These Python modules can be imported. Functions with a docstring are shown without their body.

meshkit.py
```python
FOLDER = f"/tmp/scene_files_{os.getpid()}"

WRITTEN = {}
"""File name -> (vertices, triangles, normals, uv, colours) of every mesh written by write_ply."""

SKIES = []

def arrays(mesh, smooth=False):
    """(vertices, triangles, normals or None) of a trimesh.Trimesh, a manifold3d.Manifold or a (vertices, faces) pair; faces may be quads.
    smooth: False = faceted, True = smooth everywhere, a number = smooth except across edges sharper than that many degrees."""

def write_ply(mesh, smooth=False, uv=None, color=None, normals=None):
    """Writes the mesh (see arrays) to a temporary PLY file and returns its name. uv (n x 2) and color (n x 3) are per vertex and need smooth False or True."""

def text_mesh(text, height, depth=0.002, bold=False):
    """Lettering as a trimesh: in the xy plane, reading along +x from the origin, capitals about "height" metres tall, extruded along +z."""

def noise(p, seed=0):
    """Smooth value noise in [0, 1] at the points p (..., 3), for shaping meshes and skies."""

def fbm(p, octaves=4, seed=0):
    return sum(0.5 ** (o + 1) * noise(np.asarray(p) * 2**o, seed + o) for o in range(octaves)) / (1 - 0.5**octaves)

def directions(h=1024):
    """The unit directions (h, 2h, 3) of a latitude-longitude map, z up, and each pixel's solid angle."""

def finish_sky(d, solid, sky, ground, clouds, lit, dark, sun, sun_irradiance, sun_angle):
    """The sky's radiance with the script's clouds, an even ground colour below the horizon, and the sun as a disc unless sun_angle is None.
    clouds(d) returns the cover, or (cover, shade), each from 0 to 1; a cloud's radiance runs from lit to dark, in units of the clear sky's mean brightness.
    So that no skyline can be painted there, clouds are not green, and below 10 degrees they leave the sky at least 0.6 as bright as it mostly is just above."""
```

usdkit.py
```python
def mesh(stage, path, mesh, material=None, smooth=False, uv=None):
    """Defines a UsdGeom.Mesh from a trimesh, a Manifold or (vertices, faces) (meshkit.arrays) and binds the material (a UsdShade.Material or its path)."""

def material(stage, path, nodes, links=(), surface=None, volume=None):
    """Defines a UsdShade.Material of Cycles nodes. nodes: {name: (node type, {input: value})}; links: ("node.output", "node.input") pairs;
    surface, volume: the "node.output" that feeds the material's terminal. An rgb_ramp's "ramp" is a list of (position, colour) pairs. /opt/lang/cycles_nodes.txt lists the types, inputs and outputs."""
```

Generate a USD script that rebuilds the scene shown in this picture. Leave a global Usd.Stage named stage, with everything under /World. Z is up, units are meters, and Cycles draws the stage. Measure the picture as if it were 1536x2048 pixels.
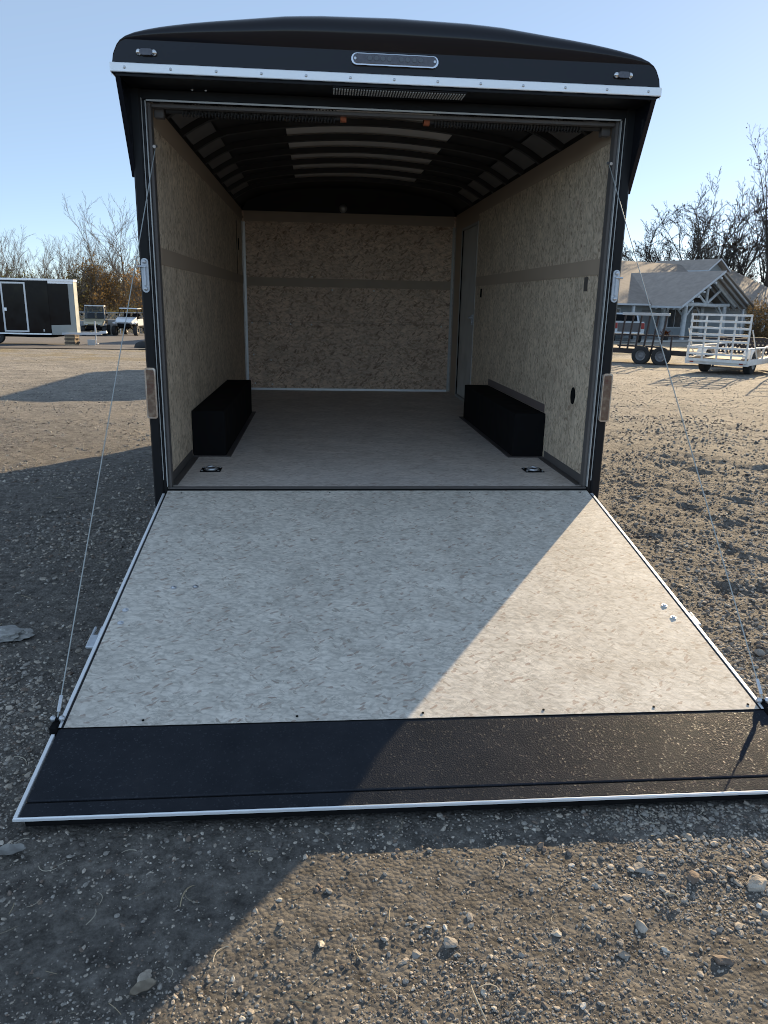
import math, random
import numpy as np, trimesh, usdkit, meshkit
from pxr import Usd, UsdGeom, UsdLux, UsdShade, Gf, Sdf, Vt
import manifold3d as m3

stage = Usd.Stage.CreateInMemory()
UsdGeom.SetStageUpAxis(stage, 'Z')
UsdGeom.SetStageMetersPerUnit(stage, 1.0)
stage.DefinePrim('/World', 'Xform')
PI = math.pi
# ------------------------------------------------------------------ camera
CX, CY, CZ, YAW, PIT, ROL, F = -0.3619, -4.1877, 1.4766, 0.0896, -0.2715, 0.0208, 1507.0
EXPOSURE = 1.03
fw = np.array([math.sin(YAW) * math.cos(PIT), math.cos(YAW) * math.cos(PIT), math.sin(PIT)])
_r = np.array([math.cos(YAW), -math.sin(YAW), 0]); _u = np.cross(_r, fw)
rt = _r * math.cos(ROL) + _u * math.sin(ROL); up = -_r * math.sin(ROL) + _u * math.cos(ROL)
camera = UsdGeom.Camera.Define(stage, '/World/camera')
camera.AddTransformOp().Set(Gf.Matrix4d(*rt, 0, *up, 0, *(-fw), 0, CX, CY, CZ, 1))
camera.CreateHorizontalApertureAttr(36.0)
camera.CreateVerticalApertureAttr(48.0)
camera.CreateFocalLengthAttr(36.0 * F / 1536)
camera.CreateClippingRangeAttr(Gf.Vec2f(0.05, 5000))
camera.CreateExposureAttr(EXPOSURE)
# ------------------------------------------------------------------ sky and sun
SUN_AZ, SUN_EL = math.radians(35.2), math.radians(17.0)
sky = usdkit.material(stage, '/World/Looks/sky_look', {
    's': ('sky_texture', {'sky_type': 'single_scattering', 'sun_disc': False, 'sun_elevation': SUN_EL, 'sun_rotation': SUN_AZ,
                          'air_density': 0.6, 'aerosol_density': 0.08, 'ozone_density': 1.5, 'altitude': 200.0}),
    'veil': ('mix_color', {'fac': 0.55, 'b': (2.5, 3.2, 4.0), 'use_clamp_result': False}),   # an even thin high cloud over the whole sky
    'b': ('background_shader', {'strength': 0.1})}, [('s.color', 'veil.a'), ('veil.result', 'b.color')], surface='b.background')
dome = UsdLux.DomeLight.Define(stage, '/World/sky')
UsdShade.MaterialBindingAPI.Apply(dome.GetPrim()).Bind(sky)
dome.GetPrim().SetCustomDataByKey('kind', 'structure')
sun = UsdLux.DistantLight.Define(stage, '/World/sun')
sun.CreateIntensityAttr(1.25); sun.CreateNormalizeAttr(True); sun.CreateAngleAttr(0.5)
sun.CreateColorAttr(Gf.Vec3f(1.0, 0.78, 0.5))
_s = Gf.Vec3d(math.sin(SUN_AZ) * math.cos(SUN_EL), math.cos(SUN_AZ) * math.cos(SUN_EL), math.sin(SUN_EL))
_rot = Gf.Rotation(Gf.Vec3d(0, 0, 1), _s)
sun.AddTransformOp().Set(Gf.Matrix4d().SetRotate(_rot))

# ------------------------------------------------------------------ helpers
used = {}


def numbered(parent, name):
    k = used.get((parent, name), 0); used[(parent, name)] = k + 1
    return f'{parent}/{name}' if k == 0 else f'{parent}/{name}_{k:03d}'


def tag(p, label=None, cat=None, group=None, kind=None):
    p = p.GetPrim() if hasattr(p, 'GetPrim') else p
    for k, v in (('label', label), ('category', cat), ('group', group), ('kind', kind)):
        if v: p.SetCustomDataByKey(k, v)
    return p


def thing(name, label, cat, loc=(0, 0, 0), rotz=0, group=None, scale=None):
    path = numbered('/World', name)
    x = UsdGeom.Xform.Define(stage, path)
    x.AddTranslateOp().Set(Gf.Vec3d(*map(float, loc))); x.AddRotateZOp().Set(float(rotz))
    if scale: x.AddScaleOp().Set(Gf.Vec3f(*([scale] * 3 if np.ndim(scale) == 0 else scale)))
    tag(x, label, cat, group)
    return x


def obj(name, mesh, mat, parent=None, smooth=False, label=None, kind=None):
    pp = str(parent.GetPath()) if parent is not None else '/World'
    m = usdkit.mesh(stage, numbered(pp, name), mesh, mat, smooth=smooth)
    if label or kind: tag(m, label, kind=kind)
    return m


def holder(name, parent):
    return UsdGeom.Xform.Define(stage, numbered(str(parent.GetPath()), name))


def solo(name, mesh, mat, label, cat, group=None, smooth=False):
    m = obj(name, mesh, mat, None, smooth); tag(m, label, cat, group); return m


def copy_of(src, name, label, cat, loc, rotz, group=None, scale=None):
    r = thing(name, label, cat, loc, rotz, group, scale)
    r.GetPrim().GetReferences().AddInternalReference(src.GetPath()); r.GetPrim().SetInstanceable(True)
    return r


def cat(*ms):
    return trimesh.util.concatenate([m for m in ms if m is not None])


def tm(man):
    k = man.to_mesh(); return trimesh.Trimesh(k.vert_properties[:, :3], k.tri_verts, process=False)


def bx(x0, x1, y0, y1, z0, z1, ch=0.0):
    x0, x1 = sorted((x0, x1)); y0, y1 = sorted((y0, y1)); z0, z1 = sorted((z0, z1))
    if ch <= 0:
        b = trimesh.creation.box([x1 - x0, y1 - y0, z1 - z0]); b.apply_translation([(x0 + x1) / 2, (y0 + y1) / 2, (z0 + z1) / 2]); return b
    ch = min(ch, .45 * min(x1 - x0, y1 - y0, z1 - z0)); pts = []
    for a in (0, 1):
        for b in (0, 1):
            for c in (0, 1):
                P = np.array([(x0, x1)[a], (y0, y1)[b], (z0, z1)[c]]); S = np.array([1 - 2 * a, 1 - 2 * b, 1 - 2 * c]) * ch
                for k in range(3):
                    d = S.copy(); d[k] = 0; pts.append(P + d)
    return trimesh.convex.convex_hull(np.array(pts))


def hull(pts):
    return trimesh.convex.convex_hull(np.array(pts, float))


def tube(points, radii, sides=8, caps=True):
    p = np.asarray(points, float); n = len(p)
    t = np.gradient(p, axis=0); t /= np.linalg.norm(t, axis=1, keepdims=True) + 1e-12
    ref = np.array([0, 0, 1.0]) if abs(t[:, 2]).mean() < .8 else np.array([1.0, 0, 0])
    a = np.cross(t, ref); a /= np.linalg.norm(a, axis=1, keepdims=True) + 1e-12; b = np.cross(t, a)
    an = np.arange(sides) * 2 * PI / sides; r = np.broadcast_to(np.asarray(radii, float), (n,))
    v = (p[:, None] + r[:, None, None] * (np.cos(an)[None, :, None] * a[:, None] + np.sin(an)[None, :, None] * b[:, None])).reshape(-1, 3)
    i, j = np.meshgrid(np.arange(n - 1), np.arange(sides), indexing='ij'); j2 = (j + 1) % sides
    q = np.stack([i * sides + j, i * sides + j2, (i + 1) * sides + j2, (i + 1) * sides + j], -1).reshape(-1, 4)
    f = np.vstack([q[:, [0, 2, 1]], q[:, [0, 3, 2]]])
    if caps:
        k = len(v); v = np.vstack([v, p[:1], p[-1:]]); jj = np.arange(sides); j3 = (jj + 1) % sides; e = (n - 1) * sides
        f = np.vstack([f, np.stack([np.full(sides, k), jj, j3], 1), np.stack([np.full(sides, k + 1), e + j3, e + jj], 1)])
    return trimesh.Trimesh(v, f, process=False)


def cyl(p0, p1, r, sides=16):
    return tube([p0, p1], r, sides)


def sweep_rect(points, w, h, axis):
    """a bar of width w along AXIS and height h across, swept along the points"""
    p = np.asarray(points, float); t = np.gradient(p, axis=0); t /= np.linalg.norm(t, axis=1, keepdims=True)
    a = np.array(axis, float); b = np.cross(t, a); b /= np.linalg.norm(b, axis=1, keepdims=True)
    v = np.stack([p + a * w / 2 + b * h / 2, p - a * w / 2 + b * h / 2, p - a * w / 2 - b * h / 2, p + a * w / 2 - b * h / 2], 1).reshape(-1, 3)
    f = []
    for i in range(len(p) - 1):
        for k in range(4):
            A, B = i * 4 + k, i * 4 + (k + 1) % 4; f += [[A, B, B + 4], [A, B + 4, A + 4]]
    e = (len(p) - 1) * 4; f += [[0, 2, 1], [0, 3, 2], [e, e + 1, e + 2], [e, e + 2, e + 3]]
    m = trimesh.Trimesh(v, np.array(f), process=False); m.fix_normals(); return m


def prism(poly, axis, a0, a1):
    """extrudes a 2-D polygon along an axis: 'x' -> polygon in (y, z); 'y' -> (x, z); 'z' -> (x, y)"""
    from shapely.geometry import Polygon
    m = trimesh.creation.extrude_polygon(Polygon(poly), a1 - a0); v = m.vertices.copy()
    if axis == 'x': w = np.stack([v[:, 2] + a0, v[:, 0], v[:, 1]], 1)
    elif axis == 'y': w = np.stack([v[:, 0], v[:, 2] + a0, v[:, 1]], 1)
    else: w = np.stack([v[:, 0], v[:, 1], v[:, 2] + a0], 1)
    m = trimesh.Trimesh(w, m.faces, process=False); m.fix_normals(); return m


def place(m, loc=(0, 0, 0), rz=0, rx=0, ry=0):
    T = trimesh.transformations.euler_matrix(rx, ry, rz); T[:3, 3] = loc
    m = m.copy(); m.apply_transform(T); return m


def lathe_x(profile, n=28):
    """profile of (x, r) turned about the x axis"""
    p = np.array(profile, float); an = np.arange(n) * 2 * PI / n
    v = np.stack([np.repeat(p[:, 0], n), np.outer(p[:, 1], np.cos(an)).ravel(), np.outer(p[:, 1], np.sin(an)).ravel()], 1); f = []
    for i in range(len(p) - 1):
        for j in range(n):
            A, B = i * n + j, i * n + (j + 1) % n; f += [[A, B, B + n], [A, B + n, A + n]]
    m = trimesh.Trimesh(v, np.array(f), process=False); m.fix_normals(); return m


def mat(name, nodes, links, surface='p.BSDF'):
    return usdkit.material(stage, '/World/Looks/' + name, nodes, links, surface=surface)


def plain(name, col, rough=.5, metal=0., var=.12, scale=6., bump=0., bscale=80., coat=0., spec=.5):
    c = np.array(col, float)
    nodes = {'g': ('geometry', {}), 'n': ('noise_texture', {'scale': scale, 'detail': 5., 'roughness': .6}),
             'r': ('rgb_ramp', {'ramp': [(.3, tuple(c * (1 - var))), (.7, tuple(np.minimum(c * (1 + var), .95)))]}),
             'rr': ('map_range', {'from_min': .3, 'from_max': .7, 'to_min': max(rough - .08, .02), 'to_max': min(rough + .1, 1)}),
             'p': ('principled_bsdf', {'metallic': metal, 'coat_weight': coat, 'coat_roughness': .08, 'specular_ior_level': spec})}
    links = [('g.position', 'n.vector'), ('n.fac', 'r.fac'), ('r.color', 'p.base_color'), ('n.fac', 'rr.value'), ('rr.result', 'p.roughness')]
    if bump:
        nodes['bn'] = ('noise_texture', {'scale': bscale, 'detail': 3.}); nodes['b'] = ('bump', {'strength': 1.0, 'distance': bump})
        links += [('g.position', 'bn.vector'), ('bn.fac', 'b.height'), ('b.normal', 'p.normal')]
    return mat(name, nodes, links)


def osb(name, tones, fleck, stretch, rough=.7, fleck_at=.86, fib=.6, axis=(0., 0., 1.), redfleck=(.30, .19, .14)):
    """strand board: three layers of long chips in different directions, mixed by cloudy noise, with dark and reddish strands"""
    sx, sy, sz = stretch
    lo, mi, hi = tones
    def ramp(k): return ('rgb_ramp', {'ramp': [(0, tuple(np.array(lo) * k)), (.35, tuple(np.array(mi) * k)), (1, tuple(np.minimum(np.array(hi) * k, .9)))]})
    nodes = {'g': ('geometry', {}), 'w': ('noise_texture', {'scale': 9., 'detail': 3.}), 'ws': ('vector_math', {'math_type': 'scale', 'scale': .06}),
             'wa': ('vector_math', {'math_type': 'add'}),
             'm1': ('mapping', {'scale': (sx * 19, sy * 19, sz * 19), 'rotation': (0.05, .04, .12)}), 'v1': ('voronoi_texture', {'scale': 1., 'randomness': 1.}),
             'm2': ('mapping', {'scale': (sx * 27, sy * 27, sz * 27), 'rotation': (.35, .4, -.45)}), 'v2': ('voronoi_texture', {'scale': 1.}),
             'm3': ('mapping', {'scale': (sx * 28, sy * 28, sz * 28), 'rotation': (-.25, .2, .3)}), 'v3': ('voronoi_texture', {'scale': 1.}),
             's1': ('separate_color', {}), 's2': ('separate_color', {}), 's3': ('separate_color', {}),
             'r1': ramp(1.0), 'r2': ramp(.97), 'k': ('noise_texture', {'scale': 34., 'detail': 3.}), 'kr': ('map_range', {'from_min': .45, 'from_max': .55, 'to_min': 0., 'to_max': 1., 'clamp': True}),
             'mx': ('mix_color', {}), 'big': ('noise_texture', {'scale': 3.4, 'detail': 6., 'roughness': .7}), 'ed': ('map_range', {'from_min': .42, 'from_max': .85, 'to_min': 1.03, 'to_max': .80, 'clamp': True}), 'edc': ('combine_color', {}), 'edm': ('mix_color', {'blend_type': 'multiply', 'fac': 1.0}), 'st': ('noise_texture', {'scale': 1.6, 'detail': 7., 'roughness': .72}), 'str': ('map_range', {'from_min': .54, 'from_max': .72, 'to_min': 0., 'to_max': .30, 'clamp': True}), 'stm': ('mix_color', {'b': (.30, .235, .17)}), 'mf': ('mapping', {'scale': (sx * 8, sy * 13, sz * 13), 'rotation': (.1, .08, .1)}), 'fn': ('noise_texture', {'scale': 1., 'detail': 4., 'roughness': .7, 'distortion': .6}), 'fs': ('math', {'math_type': 'subtract', 'value2': .5}), 'fa': ('math', {'math_type': 'absolute'}), 'fl': ('map_range', {'from_min': .004, 'from_max': .024, 'to_min': fib, 'to_max': 0., 'clamp': True}), 'mk': ('noise_texture', {'scale': 13., 'detail': 3.}), 'mkr': ('map_range', {'from_min': .48, 'from_max': .60, 'to_min': 0.08, 'to_max': 1., 'clamp': True}), 'ff': ('math', {'math_type': 'multiply'}), 'ffm': ('mix_color', {'b': tuple(np.array(lo) * .55)}),
             'bigr': ('map_range', {'from_min': .3, 'from_max': .7, 'to_min': .80, 'to_max': 1.12}), 'cb': ('combine_color', {}),
             'mm': ('mix_color', {'blend_type': 'multiply', 'fac': 1.0}),
             'fr': ('map_range', {'from_min': fleck_at, 'from_max': fleck_at + .05, 'to_min': 0., 'to_max': .65, 'clamp': True}),
             'fm': ('mix_color', {'b': fleck}),
             'f2': ('map_range', {'from_min': .93, 'from_max': .96, 'to_min': 0., 'to_max': .55, 'clamp': True}), 'fm2': ('mix_color', {'b': redfleck}),
             'bp': ('bump', {'strength': .5, 'distance': .0012}), 'p': ('principled_bsdf', {'roughness': rough, 'specular_ior_level': .35})}
    for i, an in (('1', .25), ('2', -.55), ('3', .85), ('f', -.12)): nodes['q' + i] = ('vector_rotate', {'rotate_type': 'axis', 'axis': axis, 'angle': an})
    L = [('g.position', 'w.vector'), ('w.color', 'ws.vector1'), ('g.position', 'wa.vector1'), ('ws.vector', 'wa.vector2')]
    for i in '123': L += [('wa.vector', f'q{i}.vector'), (f'q{i}.vector', f'm{i}.vector'), (f'm{i}.vector', f'v{i}.vector'), (f'v{i}.color', f's{i}.color')]
    L += [('s1.r', 'r1.fac'), ('s2.r', 'r2.fac'), ('g.position', 'k.vector'), ('k.fac', 'kr.value'), ('kr.result', 'mx.fac'), ('r1.color', 'mx.a'), ('r2.color', 'mx.b'),
          ('g.position', 'big.vector'), ('wa.vector', 'qf.vector'), ('qf.vector', 'mf.vector'), ('mf.vector', 'fn.vector'), ('fn.fac', 'fs.value1'), ('fs.value', 'fa.value1'), ('fa.value', 'fl.value'), ('g.position', 'mk.vector'), ('mk.fac', 'mkr.value'), ('fl.result', 'ff.value1'), ('mkr.result', 'ff.value2'), ('ff.value', 'ffm.fac'), ('v1.distance', 'ed.value'), ('ed.result', 'edc.r'), ('ed.result', 'edc.g'), ('ed.result', 'edc.b'), ('mm.result', 'edm.a'), ('edc.color', 'edm.b'), ('edm.result', 'ffm.a'), ('big.fac', 'bigr.value'), ('bigr.result', 'cb.r'), ('bigr.result', 'cb.g'), ('bigr.result', 'cb.b'), ('mx.result', 'mm.a'), ('cb.color', 'mm.b'),
          ('s3.g', 'fr.value'), ('fr.result', 'fm.fac'), ('ffm.result', 'fm.a'), ('s2.b', 'f2.value'), ('f2.result', 'fm2.fac'), ('fm.result', 'fm2.a'),
          ('g.position', 'st.vector'), ('st.fac', 'str.value'), ('str.result', 'stm.fac'), ('fm2.result', 'stm.a'), ('stm.result', 'p.base_color'), ('s3.r', 'bp.height'), ('bp.normal', 'p.normal')]
    return mat(name, nodes, L)


# ------------------------------------------------------------------ terrain
def softplus(t): return np.logaddexp(0, t)


def zbase(x, y):
    x = np.asarray(x, float); y = np.asarray(y, float)
    t = softplus(y - 4.0) - softplus(y - 75.0)
    return -.0222 * t + .006 * np.clip(x, -40, 60) * np.clip((y - 3) / 30, 0, 1)


def znoise(x, y):
    x = np.asarray(x, float); y = np.asarray(y, float)
    P = np.stack([x, y, np.zeros_like(x)], -1)
    near = np.clip(1.6 - np.hypot(x, y) / 30, .15, 1)
    rough = np.clip((x - 1.2) / 1.2, 0, 1) * np.clip((7 - y) / 4, 0, 1) * np.clip((y + 4.5), 0, 1)
    a = (meshkit.fbm(P * 1.1, 3, 3) - .5) * (.016 + .04 * np.clip((np.hypot(x, y + 2) - 3) / 4, 0, 1))
    b = (meshkit.fbm(P * 6.0 + 7, 3, 11) - .5) * (.013 + .024 * rough)
    c = (meshkit.fbm(P * 24.0 + 3, 2, 17) - .5) * (.005 + .015 * rough)
    pit = np.clip(meshkit.fbm(P * 4.0 + 31, 3, 23) - .56, 0, 1) * -.14 * (.15 + rough)
    m = np.clip((np.hypot(np.maximum(np.abs(x) - 1.25, 0), np.maximum(np.abs(y + 1.2) - 1.15, 0))) / .25, 0, 1)
    return ((a + pit) * (.35 + .65 * m) + b + c) * near


def zg(x, y):
    return zbase(x, y) + znoise(x, y) - .006


def ground_grid():
    def axis(lo, hi, d0, d1, step, g):
        a = list(np.arange(d0, d1, step)); s = step; x = a[-1]
        while x < hi: s *= g; x += s; a.append(min(x, hi))
        s = step; x = d0; b = []
        while x > lo: s *= g; x -= s; b.append(max(x, lo))
        return np.array(b[::-1] + a)
    xs = axis(-900, 900, -2.4, 3.4, .0165, 1.07); ys = axis(-120, 1500, -3.25, 2.6, .0165, 1.03)
    X, Y = np.meshgrid(xs, ys); Z = zg(X, Y); n, m = X.shape
    v = np.stack([X, Y, Z], -1).reshape(-1, 3); i, j = np.meshgrid(np.arange(n - 1), np.arange(m - 1), indexing='ij'); k = (i * m + j).ravel()
    f = np.vstack([np.stack([k, k + 1, k + m + 1], 1), np.stack([k, k + m + 1, k + m], 1)])
    return trimesh.Trimesh(v, f, process=False)


ground_mat = mat('gravel_ground', {
    'g': ('geometry', {}), 'big': ('noise_texture', {'scale': .55, 'detail': 5., 'roughness': .6}), 'mid': ('noise_texture', {'scale': 9., 'detail': 8., 'roughness': .78}),
    'v': ('voronoi_texture', {'scale': 75., 'randomness': 1.}), 'vs': ('separate_color', {}), 'v2': ('voronoi_texture', {'scale': 28.}), 'v2s': ('separate_color', {}),
    'soil': ('rgb_ramp', {'ramp': [(.25, (.082, .077, .072)), (.5, (.140, .130, .117)), (.75, (.235, .217, .19))]}),
    'chip': ('rgb_ramp', {'ramp': [(0, (.08, .075, .07)), (.5, (.23, .206, .174)), (.86, (.33, .295, .245)), (1, (.52, .48, .41))]}),
    'cf': ('map_range', {'from_min': .42, 'from_max': .62, 'to_min': .05, 'to_max': .28, 'clamp': True}), 'mx': ('mix_color', {}),
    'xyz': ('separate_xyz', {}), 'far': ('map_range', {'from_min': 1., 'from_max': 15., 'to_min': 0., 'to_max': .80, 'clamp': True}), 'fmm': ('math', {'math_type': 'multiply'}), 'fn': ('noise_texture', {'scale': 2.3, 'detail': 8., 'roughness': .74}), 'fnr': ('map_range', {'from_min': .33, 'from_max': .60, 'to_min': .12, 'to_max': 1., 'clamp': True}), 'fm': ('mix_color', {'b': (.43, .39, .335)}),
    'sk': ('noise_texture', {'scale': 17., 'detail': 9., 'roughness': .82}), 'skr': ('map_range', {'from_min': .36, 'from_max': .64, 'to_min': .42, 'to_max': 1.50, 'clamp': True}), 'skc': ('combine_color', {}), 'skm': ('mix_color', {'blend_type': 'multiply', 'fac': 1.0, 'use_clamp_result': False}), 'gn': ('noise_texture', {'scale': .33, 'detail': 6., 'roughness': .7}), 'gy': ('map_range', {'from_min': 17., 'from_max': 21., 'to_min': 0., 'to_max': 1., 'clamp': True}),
    'gf': ('map_range', {'from_min': .48, 'from_max': .60, 'to_min': 0., 'to_max': .85, 'clamp': True}), 'gfm': ('math', {'math_type': 'multiply'}), 'gm': ('mix_color', {'b': (.28, .225, .13)}),
    'vd': ('math', {'math_type': 'multiply', 'value2': -1.0}), 'hn': ('noise_texture', {'scale': 24., 'detail': 9., 'roughness': .85}), 'ha': ('math', {'math_type': 'add'}),
    'bp': ('bump', {'strength': .85, 'distance': .011}), 'p': ('principled_bsdf', {'roughness': .92, 'specular_ior_level': .2})},
    [('g.position', n + '.vector') for n in ('big', 'mid', 'v', 'v2', 'gn', 'hn')] +
    [('g.position', 'xyz.vector'), ('v.color', 'vs.color'), ('v2.color', 'v2s.color'), ('mid.fac', 'soil.fac'), ('vs.r', 'chip.fac'), ('big.fac', 'cf.value'), ('cf.result', 'mx.fac'),
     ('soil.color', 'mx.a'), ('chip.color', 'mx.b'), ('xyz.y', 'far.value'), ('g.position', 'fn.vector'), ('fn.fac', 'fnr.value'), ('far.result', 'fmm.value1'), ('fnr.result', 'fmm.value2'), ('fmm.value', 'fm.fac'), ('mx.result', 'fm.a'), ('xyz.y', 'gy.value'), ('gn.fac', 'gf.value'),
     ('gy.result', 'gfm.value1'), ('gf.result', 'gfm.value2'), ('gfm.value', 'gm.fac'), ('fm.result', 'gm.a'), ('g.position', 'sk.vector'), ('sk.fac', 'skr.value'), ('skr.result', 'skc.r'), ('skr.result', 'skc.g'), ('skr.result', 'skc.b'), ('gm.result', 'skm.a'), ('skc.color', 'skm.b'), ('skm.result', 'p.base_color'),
     ('v.distance', 'vd.value1'), ('vd.value', 'ha.value1'), ('hn.fac', 'ha.value2'), ('ha.value', 'bp.height'), ('bp.normal', 'p.normal')])
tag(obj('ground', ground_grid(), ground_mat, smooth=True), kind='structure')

asphalt_mat = plain('asphalt_look', (.125, .115, .112), .9, 0, .18, 1.2, .003, 160)


def sheet(poly, dz, step):
    from shapely.geometry import Polygon, Point
    P = np.array(poly); xs = np.linspace(P[:, 0].min(), P[:, 0].max(), step[0]); t = np.linspace(0, 1, step[1])
    # poly = near-left, near-right, far-right, far-left
    A, B, C, D = P; s = np.linspace(0, 1, step[0]); S, T = np.meshgrid(s, t)
    X = (A[0] * (1 - S) + B[0] * S) * (1 - T) + (D[0] * (1 - S) + C[0] * S) * T; Y = (A[1] * (1 - S) + B[1] * S) * (1 - T) + (D[1] * (1 - S) + C[1] * S) * T
    Z = zg(X, Y) + dz; n, m = X.shape; i, j = np.meshgrid(np.arange(n - 1), np.arange(m - 1), indexing='ij'); k = (i * m + j).ravel()
    return trimesh.Trimesh(np.stack([X, Y, Z], -1).reshape(-1, 3), np.vstack([np.stack([k, k + 1, k + m + 1], 1), np.stack([k, k + m + 1, k + m], 1)]), process=False)


tag(obj('asphalt_yard', sheet([(-60, 28.5), (8, 27.0), (8, 57), (-60, 57)], .03, (90, 70)), asphalt_mat, smooth=True), kind='structure')

# ------------------------------------------------------------------ shared looks
black_paint = mat('gloss_black_paint', {'g': ('geometry', {}), 'n': ('noise_texture', {'scale': 2.5, 'detail': 4.}), 'r': ('map_range', {'from_min': .3, 'from_max': .7, 'to_min': .10, 'to_max': .2}),
                                        'w': ('noise_texture', {'scale': 3.2, 'detail': 2.}), 'b': ('bump', {'strength': .25, 'distance': .004}),
                                        'p': ('principled_bsdf', {'base_color': (.004, .004, .006), 'specular_ior_level': .42})},
                  [('g.position', 'n.vector'), ('g.position', 'w.vector'), ('w.fac', 'b.height'), ('b.normal', 'p.normal'), ('n.fac', 'r.value'), ('r.result', 'p.roughness')])
post_black = plain('satin_black_post', (.006, .006, .007), .4, 0, .2, 5, spec=.22)
matte_black = plain('matte_black', (.006, .006, .0065), .9, 0, .25, 9, .001, 120, spec=.12)
liner_black = plain('dark_roof_blanket', (.022, .020, .019), .7, 0, .2, 5)
alu = plain('brushed_aluminium', (.84, .86, .88), .40, .5, .03, 8)
alu_dull = plain('dull_aluminium', (.46, .46, .45), .5, .6, .1, 25)
chrome = plain('chrome_rim', (.75, .76, .78), .12, 1., .04, 20)
zinc = plain('zinc_plated_steel', (.55, .57, .60), .32, .9, .12, 60)
galv = plain('galvanised_steel', (.50, .53, .57), .5, .5, .12, 40)
ramp_osb = osb('ramp_strand_board', ((.585, .54, .47), (.70, .645, .565), (.785, .73, .645)), (.25, .195, .15), (1.5, 4.2, 4.2), .72, .955, .8)
wall_osb = osb('wall_strand_board', ((.45, .35, .245), (.70, .565, .42), (.80, .66, .50)), (.22, .155, .10), (2.4, 3.0, 1.3), .65, .93, .7, (1., 0., 0.))
front_osb = osb('front_strand_board', ((.50, .345, .24), (.76, .565, .425), (.84, .66, .51)), (.20, .12, .08), (.8, 2.6, 2.4), .65, .91, .75, (0., 1., 0.))
floor_ply = osb('floor_board', ((.64, .575, .52), (.73, .665, .605), (.78, .715, .655)), (.32, .28, .25), (.8, 6., 6.), .6, .965, .35)
band_mat = plain('tan_wall_band', (.42, .325, .24), .6, 0, .08, 4)
trim_dark = plain('dark_base_trim', (.085, .075, .07), .55, 0, .15, 8)
door_white = plain('pale_door_skin', (.46, .46, .44), .35, 0, .06, 3)
ceil_light = plain('pale_ceiling_panel', (.66, .60, .54), .55, 0, .06, 4)
cove_grey = plain('grey_cove_steel', (.13, .12, .11), .5, .1, .1, 6)
bow_mat = plain('dark_roof_bow', (.016, .015, .015), .5, 0, .2, 7)
flap_mat = mat('grit_coated_black_flap', {'g': ('geometry', {}), 'v': ('voronoi_texture', {'scale': 200., 'randomness': 1.}), 'vs': ('separate_color', {}), 'n': ('noise_texture', {'scale': 260., 'detail': 2.}), 'a': ('math', {'math_type': 'add'}),
                                          'l': ('noise_texture', {'scale': 5., 'detail': 6., 'roughness': .7}), 'r': ('rgb_ramp', {'ramp': [(.3, (.024, .027, .033)), (.6, (.033, .036, .043)), (.75, (.044, .045, .049))]}),
                                          'sp': ('map_range', {'from_min': .92, 'from_max': .98, 'to_min': .012, 'to_max': .22, 'clamp': True}),
                                          'b': ('bump', {'strength': .42, 'distance': .002}), 'p': ('principled_bsdf', {'roughness': .40, 'specular_tint': (.75, .88, 1.)})},
               [('g.position', 'v.vector'), ('g.position', 'n.vector'), ('v.color', 'vs.color'), ('vs.r', 'sp.value'), ('sp.result', 'p.specular_ior_level'), ('v.distance', 'a.value1'), ('n.fac', 'a.value2'), ('a.value', 'b.height'), ('b.normal', 'p.normal'), ('g.position', 'l.vector'), ('l.fac', 'r.fac'), ('r.color', 'p.base_color')])
rubber = plain('black_rubber', (.014, .014, .014), .8, 0, .2, 20)
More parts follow.
